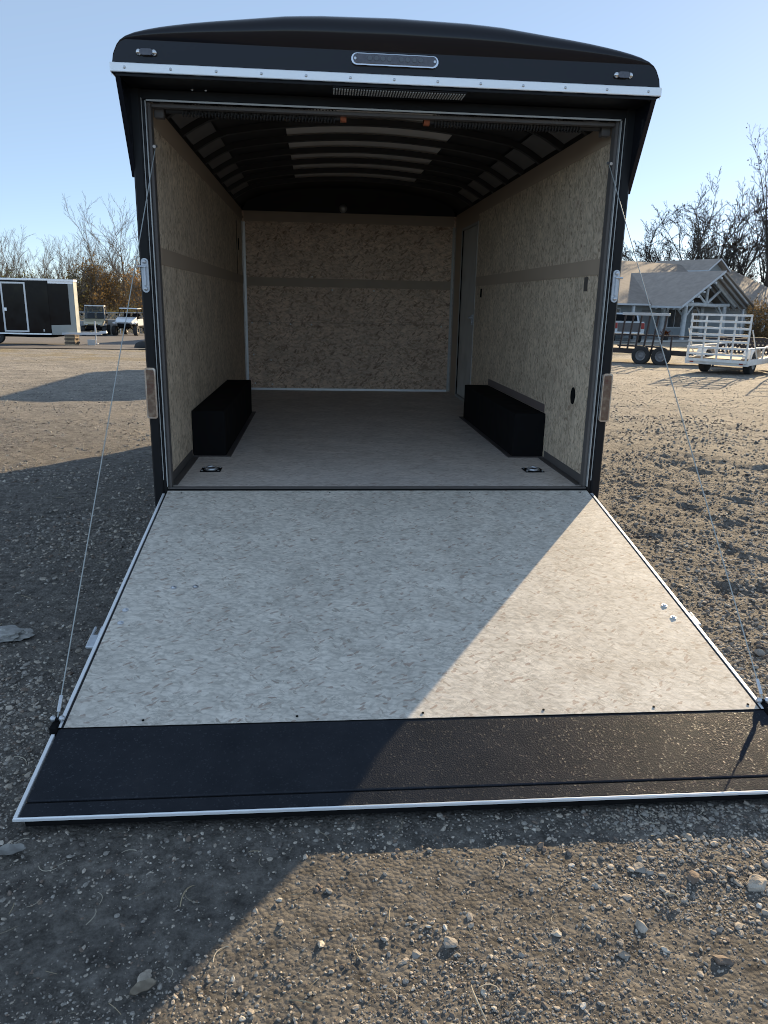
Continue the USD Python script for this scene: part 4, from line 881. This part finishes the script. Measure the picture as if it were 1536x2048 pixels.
obj('rear_window', hull([(a * x, y, z) for a in (-1, 1) for x, y, z in ((.78, 1.80, 1.40), (.68, 1.93, 1.82), (.78, 1.79, 1.40), (.68, 1.92, 1.82))]), matte_black, tk)
obj('hood', hull([(a * .92, y, z) for a in (-1, 1) for y, z in ((4.2, .5), (4.2, 1.22), (5.5, .5), (5.45, 1.08))]), silver, tk, smooth=30)
for s in (-1, 1):
    for yy in (1.0, 4.6):
        wh = obj('wheel', lathe_x([(-.12, .2), (-.12, .35), (-.09, .39), (.09, .39), (.12, .35), (.12, .2)]), tyre_mat, tk, smooth=40); UsdGeom.XformCommonAPI(wh).SetTranslate(Gf.Vec3d(s * .86, yy, .39))
# dark red car far right
ox, oy, _ = at_depth(1517, 60); oz = float(zg(ox, oy))
rc = thing('red_car', 'dark red car half hidden beside the tan bush', 'car', (ox, oy, oz), 30)
redp = plain('dark_red_paint', (.09, .018, .016), .3, 0, .08, 2, coat=.5)
obj('body', hull([(a * .86, y, z) for a in (-1, 1) for y, z in ((-2.1, .35), (-2.15, .75), (-1.2, .9), (1.3, .95), (2.1, .8), (2.1, .35))]), redp, rc, smooth=35)
obj('cabin', hull([(a * .78, y, .9) for a in (-1, 1) for y in (-1.1, 1.4)] + [(a * .6, y, 1.42) for a in (-1, 1) for y in (-.45, .8)]), matte_black, rc, smooth=35)
for s in (-1, 1):
    for yy in (-1.3, 1.3):
        wh = obj('wheel', lathe_x([(-.1, .18), (-.1, .29), (-.07, .32), (.07, .32), (.1, .29), (.1, .18)]), tyre_mat, rc, smooth=40); UsdGeom.XformCommonAPI(wh).SetTranslate(Gf.Vec3d(s * .8, yy, .32))

# ------------------------------------------------------------------ the building with the timber porch
BX, BY, _ = at_depth(1413, 52.0); BZ = float(zbase(BX, BY)) + .02
shingle = mat('brown_shingles', {'g': ('texture_coordinate', {}), 'w': ('wave_texture', {'scale': 1.2, 'bands_direction': 'z', 'distortion': .4, 'detail': 2.}), 'n': ('noise_texture', {'scale': 2.2, 'detail': 6., 'roughness': .7}),
                                 'r': ('rgb_ramp', {'ramp': [(.25, (.21, .175, .15)), (.75, (.33, .28, .24))]}), 'p': ('principled_bsdf', {'roughness': .9})},
              [('g.object', 'n.vector'), ('n.fac', 'r.fac'), ('r.color', 'p.base_color')])
siding = plain('grey_blue_siding', (.26, .29, .31), .8, 0, .08, 2)
log_white = plain('pale_peeled_log', (.50, .52, .53), .8, 0, .15, 3)
fascia = plain('pale_fascia', (.44, .46, .48), .7, 0, .08, 3)
bd = thing('porch_building', 'low grey building with brown shingle roof and a log-truss porch', 'building', (BX, BY, BZ), 28)
HE, HR = 2.62, 6.2
WF = 2.5
def slope_roof(p0, p1, p2, p3, th):
    """a roof slab over four corners (x, y, z), th thick"""
    a = np.array([p0, p1, p2, p3], float); return hull(np.vstack([a, a - [0, 0, th]]))
obj('wall', cat(bx(-26, 16, WF, WF + .2, -.2, 2.95), bx(15.8, 16, WF + .201, 18, -.2, 2.95), bx(-26, -25.8, WF + .201, 18, -.2, 2.95)), siding, bd)
for z in np.arange(.1, 2.5, .24): obj('siding_board', bx(-9, 9, WF - .025, WF - .001, z, z + .215), siding, bd)
main = obj('main_roof', slope_roof((-27, 1.4, HE), (17, 1.4, HE), (17, 10.0, HR), (-27, 10.0, HR), .12), shingle, bd)
obj('rear_roof', slope_roof((-27, 10.003, HR), (17, 10.003, HR), (17, 19, HE), (-27, 19, HE), .12), shingle, bd)
obj('gutter', cat(bx(-27, -4.62, 1.30, 1.395, HE - .12, HE + .0), bx(4.62, 17, 1.30, 1.395, HE - .12, HE + .0)), fascia, bd)
AP = 5.05
obj('porch_roof', slope_roof((-4.55, -1.3, HE - .12), (-.004, -1.3, AP), (-.004, 7.25, AP), (-4.55, 1.5, HE - .12), .10), shingle, bd)
obj('porch_roof', slope_roof((4.55, -1.3, HE - .12), (.004, -1.3, AP), (.004, 7.25, AP), (4.55, 1.5, HE - .12), .10), shingle, bd)
obj('porch_fascia', cat(hull([(-4.56, -1.34, HE - .25), (-4.56, -1.34, HE - .10), (-4.56, -1.305, HE - .25), (-4.56, -1.305, HE - .10), (0, -1.34, AP - .13), (0, -1.34, AP + .02), (0, -1.305, AP - .13), (0, -1.305, AP + .02)]), bx(-4.63, -4.565, -1.3, 1.28, HE - .26, HE - .12)), fascia, bd)
# rafters under the right slope, purlin ends
for y in np.arange(-1.1, 1.3, .5):
    for s in (-1, 1): obj('rafter', hull([(s * .08, y, AP - .13), (s * .08, y + .1, AP - .13), (s * .08, y, AP - .27), (s * .08, y + .1, AP - .27), (s * 4.45, y, HE - .22), (s * 4.45, y + .1, HE - .22), (s * 4.45, y, HE - .36), (s * 4.45, y + .1, HE - .36)]), log_white, bd)
for k, t in enumerate(np.linspace(.12, .95, 7)):
    obj('purlin_end', cyl((-4.35 * t, -1.42, AP - .25 - (AP - HE) * t), (-4.35 * t, .3, AP - .25 - (AP - HE) * t), .075, 8), log_white, bd, smooth=40)
# truss
ZB = 2.62
for yy in (0.0, 1.9):
    obj('tie_beam', tube([(-2.75, yy, ZB), (-1, yy, ZB + .04), (1, yy, ZB - .02), (2.8, yy, ZB + .03)], .14, 8), log_white, bd, smooth=True)
    obj('king_post', tube([(0, yy, ZB + .12), (.02, yy, AP - .3)], .11, 8), log_white, bd, smooth=True)
    for s in (-1, 1):
        PX = 2.35
        obj('truss_brace', tube([(s * .12, yy, ZB + .14), (s * 1.5, yy, ZB + 1.05)], .10, 8), log_white, bd, smooth=True)
        obj('top_chord', tube([(s * .1, yy - .02, AP - .38), (s * 3.7, yy - .02, HE - .05)], .12, 8), log_white, bd, smooth=True)
        obj('porch_post', tube([(s * 2.42, yy, 0), (s * 2.39, yy, 1.3), (s * 2.33, yy, ZB - .1)], [.19, .165, .15], 10), log_white, bd, smooth=True)
        obj('knee_brace', tube([(s * 2.30, yy, 1.75), (s * 1.95, yy, 2.1), (s * 1.5, yy, ZB - .05)], .075, 8), log_white, bd, smooth=True)
        if yy == 0: obj('knee_brace', tube([(s * 2.34, .1, 1.75), (s * 2.34, .5, 2.15), (s * 2.34, .95, ZB - .05)], .07, 8), log_white, bd, smooth=True)
for xx in (-6.2, -9.4, -12.6, 7.2, 10.4): obj('porch_post', tube([(xx, 1.55, 0), (xx, 1.55, HE - .15)], .13, 8), log_white, bd, smooth=True)
obj('porch_slab', bx(-14, 12, -.6, WF - .03, -.35, .12), conc, bd)
glass_dark = plain('dark_window_glass', (.03, .035, .04), .1, 0, .1, 2)
for (a, b, z0, z1) in ((-1.0, .6, .95, 2.25), (-7.6, -6.6, .8, 2.2), (-10.8, -9.8, .8, 2.2), (2.0, 3.2, .95, 2.25)):
    wn = obj('window', bx(a, b, WF - .045, WF - .026, z0, z1), glass_dark, bd)
    obj('window_frame', cat(bx(a - .12, a - .002, WF - .07, WF - .026, z0 - .1, z1 + .1), bx(b + .002, b + .12, WF - .07, WF - .026, z0 - .1, z1 + .1), bx(a, b, WF - .069, WF - .026, z1 + .002, z1 + .1), bx(a, b, WF - .069, WF - .026, z0 - .1, z0 - .002), bx((a + b) / 2 - .025, (a + b) / 2 + .025, WF - .065, WF - .046, z0, z1)), fascia, wn)
dd_ = obj('door', bx(-4.1, -3.0, WF - .045, WF - .026, .13, 2.2), plain('door_grey_paint', (.16, .17, .18), .6), bd)
obj('handle', cyl((-3.15, WF - .07, 1.1), (-3.15, WF - .046, 1.1), .03), zinc, dd_)
# clerestory on the ridge
X0, X1, Y0, Y1 = 9.4, 11.7, 7.0, 12.6; XM = (X0 + X1) / 2
cw = obj('clerestory', prism([(X0, 4.4), (X1, 4.4), (X1, 5.75), (XM, 6.45), (X0, 5.75)], 'y', Y0, Y1), siding, bd)
obj('clerestory_roof', slope_roof((X0 - .4, Y0 - .6, 5.62), (XM - .003, Y0 - .6, 6.62), (XM - .003, Y1 + .4, 6.62), (X0 - .4, Y1 + .4, 5.62), .10), shingle, cw)
obj('clerestory_roof', slope_roof((X1 + .4, Y0 - .6, 5.62), (XM + .003, Y0 - .6, 6.62), (XM + .003, Y1 + .4, 6.62), (X1 + .4, Y1 + .4, 5.62), .10), shingle, cw)
obj('clerestory_fascia', cat(*[hull([(x0_, Y0 - .645, z0_ + d) for x0_, z0_ in ((XM, 6.52), (XM + s * 1.56, 5.52)) for d in (0, .13)] + [(x0_, Y0 - .605, z0_ + d) for x0_, z0_ in ((XM, 6.52), (XM + s * 1.56, 5.52)) for d in (0, .13)]) for s in (-1, 1)], bx(X0 - .47, X0 - .405, Y0 - .6, Y1, 5.50, 5.62)), fascia, cw)
# tub of autumn flowers on the porch
x2, y2, _ = at_depth(1338, 49.5); z2 = float(zg(x2, y2))
fp = thing('flower_tub', 'dark tub of orange autumn flowers standing by the front porch post', 'flower tub', (x2, y2, z2 + .05))
obj('tub', lathe_x([(0, .22), (.0, .0)][::-1] + [(.4, .30), (.42, .27), (.3, .2)], 16).apply_transform(trimesh.transformations.rotation_matrix(-PI / 2, [0, 1, 0])), rubber, fp, smooth=40)
rr_ = np.random.default_rng(2); obj('flowers', leaf_quads(np.stack([rr_.normal(0, .16, 330), rr_.normal(0, .16, 330), .55 + rr_.normal(0, .1, 330)], 1), .05, rr_), leafmat('orange_flowers', (.20, .05, .012), (.16, .09, .03)), fp, kind='stuff')

# ------------------------------------------------------------------ stones, gravel, straw, litter
stone_c = [plain('stone_%s' % k, c, .9, 0, .34, 26, .004, 90) for k, c in (('grey', (.27, .25, .222)), ('dark', (.12, .106, .094)), ('tan', (.37, .325, .27)), ('pale', (.48, .44, .375)), ('brown', (.17, .132, .105)), ('white', (.56, .53, .48)))]


def rock(seed, sub=2, flat=.6):
    m = trimesh.creation.icosphere(sub, 1.0); v = m.vertices.copy(); r = np.random.default_rng(seed)
    for k in range(16):
        nrm = r.normal(0, 1, 3); nrm /= np.linalg.norm(nrm); d = v @ nrm; cut = r.uniform(.50, .86); v -= np.outer(np.maximum(d - cut, 0), nrm)
    v *= (1 + .25 * (meshkit.fbm(v * 1.8 + seed, 3, seed) - .5))[:, None]; v *= np.array([r.uniform(.85, 1.2), r.uniform(.7, 1.0), flat]); return trimesh.Trimesh(v, m.faces, process=False)


def px_ground(u, v, it=6):
    d = px_dir(u, v); z = 0.0
    for _ in range(it):
        t = (z - CZ) / d[2]; x, y = CX + d[0] * t, CY + d[1] * t; z = float(zg(x, y))
    return x, y, z


named = [(1512, 1772, .052, 3, 'largest pale tan rock half out of the right edge of the view', 2), (1385, 1757, .040, 1, 'lumpy brown clod left of the largest pale rock', 4), (1441, 1922, .036, 2, 'dark reddish angular stone low at the right edge', 4),
         (1275, 1738, .034, 4, 'flat grey clod below the right part of the flap', 0), (898, 1888, .034, 5, 'grey cracked clod in the sunlit gravel near the shadow edge', 0), (832, 1910, .020, 6, 'small upright grey stone left of the cracked clod', 0),
         (1116, 1868, .021, 7, 'smooth pale grey pebble with a dark shaded side, centre of the gravel', 3), (1167, 2013, .014, 8, 'round white pebble near the bottom of the view', 5), (1330, 1902, .016, 9, 'pale oval pebble beside the dark reddish stone', 3),
         (1143, 1732, .013, 10, 'round cream pebble below the toe of the flap', 5), (890, 1855, .013, 11, 'flat pale chip above the grey cracked clod', 5), (1488, 1141, .045, 12, 'black clod in the rough soil at the right edge', 1), (1460, 1098, .050, 13, 'dark clod beside the lower end of the right cable', 1),
         (290, 1958, .026, 14, 'flat tan stone in the shade at the lower left', 2), (560, 1800, .015, 15, 'small pale stone in the middle of the shadow', 3), (1400, 1660, .034, 16, 'rough dark clod just in front of the flap at the right', 1), (1518, 1812, .014, 17, 'small cream pebble under the largest pale rock', 5), (1166, 1624, .016, 18, 'grey pebble tucked against the toe of the flap', 0), (1060, 1928, .016, 19, 'tan pebble between the grey pebble and the white pebble', 2)]
for u, v_, s_, sd, lab, ci in named:
    s_ *= .74; x, y, z = px_ground(u, v_); m = rock(sd, 3, .58); m.apply_scale(s_); m.apply_transform(trimesh.transformations.rotation_matrix(sd * 1.3, [0, 0, 1])); m.apply_translation([x, y, z + s_ * .06])
    solo('stone', m, stone_c[ci], lab, 'stone', 'loose stones picked out in the gravel', smooth=18)


def scatter(name, protos, pts, scales, idx, label, seed, flatyaw=True, sm_=32):
    r = np.random.default_rng(seed); pi = UsdGeom.PointInstancer.Define(stage, '/World/' + name); rel = pi.CreatePrototypesRel()
    for k, (m, mt) in enumerate(protos):
        usdkit.mesh(stage, f'/World/{name}/kind_{k}', m, mt, smooth=sm_); rel.AddTarget(f'/World/{name}/kind_{k}')
    n = len(pts); pi.CreateProtoIndicesAttr(Vt.IntArray.FromNumpy(idx.astype(np.int32))); pi.CreatePositionsAttr(Vt.Vec3fArray.FromNumpy(pts.astype(np.float32)))
    pi.CreateScalesAttr(Vt.Vec3fArray.FromNumpy(np.repeat(scales[:, None], 3, 1).astype(np.float32)))
    yaw = r.uniform(0, 2 * PI, n); tilt = r.normal(0, .25 if flatyaw else .15, (n, 2)); q = np.stack([np.cos(yaw / 2), tilt[:, 0] / 2, tilt[:, 1] / 2, np.sin(yaw / 2)], 1); q /= np.linalg.norm(q, axis=1, keepdims=True)
    pi.CreateOrientationsAttr(Vt.QuathArray([Gf.Quath(float(a), float(b), float(c), float(d)) for a, b, c, d in q])); tag(pi, label, name.replace('_', ' '), kind='stuff'); return pi


rs = np.random.default_rng(77)


def region(n, x0, x1, y0, y1):
    return rs.uniform(x0, x1, n), rs.uniform(y0, y1, n)


# density falls off with the distance from the ramp's end, grain size grows: fine grit near by, clods far off
def grit(n, r0, r1, a0, a1):
    r = np.exp(rs.uniform(math.log(r0), math.log(r1), n)); a = rs.uniform(a0, a1, n); return CX + r * np.sin(a), CY + r * np.cos(a), r


X_, Y_, dist = grit(235000, 1.15, 25, -.72, .86); X4, Y4, d4_ = grit(75000, 1.75, 3.6, -.72, .80)
X2, Y2, d2_ = grit(26000, .5, 6, .86, 1.9); X3, Y3, d3_ = grit(26000, .5, 6, -1.9, -.72)
X_ = np.concatenate([X_, X2, X3, X4]); Y_ = np.concatenate([Y_, Y2, Y3, Y4]); dist = np.concatenate([dist, d2_, d3_, d4_])
dens = meshkit.fbm(np.stack([X_ * 1.3, Y_ * 1.3, 0 * X_], -1), 3, 41) + .06 * np.clip(X_, -1, 1.5)
keep = (rs.uniform(0, 1, len(X_)) < np.clip((dens - .28) * 3.2, .25, 1) * np.clip(1.25 - dist / 34, .5, 1) * np.where((X_ < -.3) & (Y_ < 2), .62, 1)) & ~((np.abs(X_) < 1.23) & (Y_ > -2.27) & (Y_ < 5)); X_, Y_, dist = X_[keep], Y_[keep], dist[keep]
n = len(X_); S_ = .00132 * np.clip(dist, 1.6, 4.6) * np.exp(rs.normal(0, .54, n)); S_ = np.clip(S_, .0011, .017)
flats = trimesh.creation.icosahedron()
def grain(seed):
    r = np.random.default_rng(seed); v = flats.vertices * r.uniform(.72, 1.18, (12, 1)) * np.array([1.15, .85, .52]); return trimesh.Trimesh(v, flats.faces, process=False)
protos = [(grain(200 + k), stone_c[c]) for k, c in enumerate((0, 1, 2, 0, 4, 3, 2, 5, 0, 2, 1))]
idx = rs.choice(len(protos), n, p=[.17, .11, .18, .14, .12, .04, .095, .004, .08, .026, .035])
scatter('gravel', protos, np.stack([X_, Y_, zg(X_, Y_) + S_ * .16], 1), S_, idx, 'loose gravel scattered over the dark yard soil', 5, sm_=False)
# soil crumbs on the rough right side
xa, ya = region(9000, 1.25, 5.5, -2.2, 6.5); k_ = meshkit.fbm(np.stack([xa * 1.6, ya * 1.6, 0 * xa], -1), 3, 51) > .50; xa, ya = xa[k_], ya[k_]; S2 = np.clip(np.exp(rs.normal(math.log(.0075), .55, len(xa))), .003, .030)
scatter('soil_crumbs', [(rock(300 + k, 1, .7), stone_c[c]) for k, c in enumerate((1, 4, 1, 0))], np.stack([xa, ya, zg(xa, ya) + S2 * .25], 1), S2, rs.integers(0, 4, len(xa)), 'dark soil crumbs in the churned ground right of the ramp', 6)
straws = []
for k in range(3):
    t = np.linspace(-1, 1, 6); straws.append((tube(np.stack([t, .18 * t ** 2 * (k + .5), .05 * (1 - t ** 2)], 1), .035, 4), plain('straw_%s' % 'abc'[k], ((.34, .28, .18), (.22, .19, .14), (.42, .38, .30))[k], .8)))
xa, ya = region(1500, -2.4, 3.2, -3.3, 3.5); k_ = ~((np.abs(xa) < 1.25) & (ya > -2.3)); xa, ya = xa[k_], ya[k_]; S3 = rs.uniform(.010, .034, len(xa))
scatter('straw_bits', straws, np.stack([xa, ya, zg(xa, ya) + .004], 1), S3, rs.integers(0, 3, len(xa)), 'bits of dry straw and grass on the gravel', 8)
# single straws and litter that stand out
def blade(u, v_, L_, ang, lab, m):
    x, y, z = px_ground(u, v_); t = np.linspace(-1, 1, 10); c, s = math.cos(ang), math.sin(ang); b_ = .16 * (1 - t ** 2)
    P = np.stack([x + L_ * (t * c - b_ * s), y + L_ * (t * s + b_ * c), z + .008 + .012 * (1 - t ** 2)], 1); solo('straw_blade', tube(P, np.interp(t, [-1, 0, 1], [.0012, .002, .0008]), 5), m, lab, 'straw', 'single straws on the gravel', smooth=True)
sm = UsdShade.Material.Get(stage, '/World/Looks/straw_c'); sm2 = UsdShade.Material.Get(stage, '/World/Looks/straw_a')
blade(957, 2010, .045, 1.75, 'upright pale straw near the bottom right of the picture centre', sm); blade(375, 1797, .038, 1.25, 'curved straw lying in the shadow left of its edge', sm2); blade(1347, 1803, .018, -.9, 'short straw below the flat grey clod', sm2)
# curled dry leaf in the shade
def leaf_thing(u, v_, size, lab, m, name='dry_leaf', catn='leaf', rz=0.):
    x, y, z = px_ground(u, v_); N = 13; a = np.linspace(-1, 1, N); b = np.linspace(-1, 1, 7); Am, Bm = np.meshgrid(a, b, indexing='ij'); w = np.sqrt(np.clip(1 - Am ** 2, 0, 1)) * .5
    v = np.stack([Am * size, Bm * w * size, .012 + size * (.22 * (Bm * w) ** 2 * 4 + .10 * Am ** 2 + .05 * np.sin(Am * 7 + Bm * 3))], -1).reshape(-1, 3); i, j = np.meshgrid(np.arange(N - 1), np.arange(6), indexing='ij'); k = (i * 7 + j).ravel()
    f = np.vstack([np.stack([k, k + 1, k + 8], 1), np.stack([k, k + 8, k + 7], 1)]); m_ = trimesh.Trimesh(np.vstack([v, v - [0, 0, .0015]]), np.vstack([f[:, ::-1], f + len(v)]), process=False)
    m_.apply_transform(trimesh.transformations.rotation_matrix(rz, [0, 0, 1])); m_.apply_translation([x, y, z]); solo(name, m_, m, lab, catn, smooth=True)
leaf_thing(287, 1985, .030, 'curled tan leaf in the shade at the bottom left', plain('tan_leaf', (.21, .175, .13), .8, 0, .2, 40), rz=.5)
leaf_thing(18, 1712, .045, 'pale leaf at the left edge below the flap', plain('pale_leaf', (.20, .195, .18), .8, 0, .2, 40), rz=.2)
x, y, z = px_ground(14, 1276)
pl = trimesh.creation.icosphere(3, 1.0); v = pl.vertices * np.array([.105, .06, .030]); v = v * (1 + 1.1 * (meshkit.fbm(pl.vertices * 2.6 + 4, 4, 8) - .5))[:, None]; v[:, 2] = np.maximum(v[:, 2], -.01)
solo('plastic_scrap', trimesh.Trimesh(v + [x, y, z + .015], pl.faces, process=False), plain('dirty_plastic', (.26, .255, .24), .55, 0, .3, 25), 'crumpled pale plastic scrap on the dark soil at the left edge', 'plastic scrap', smooth=25)
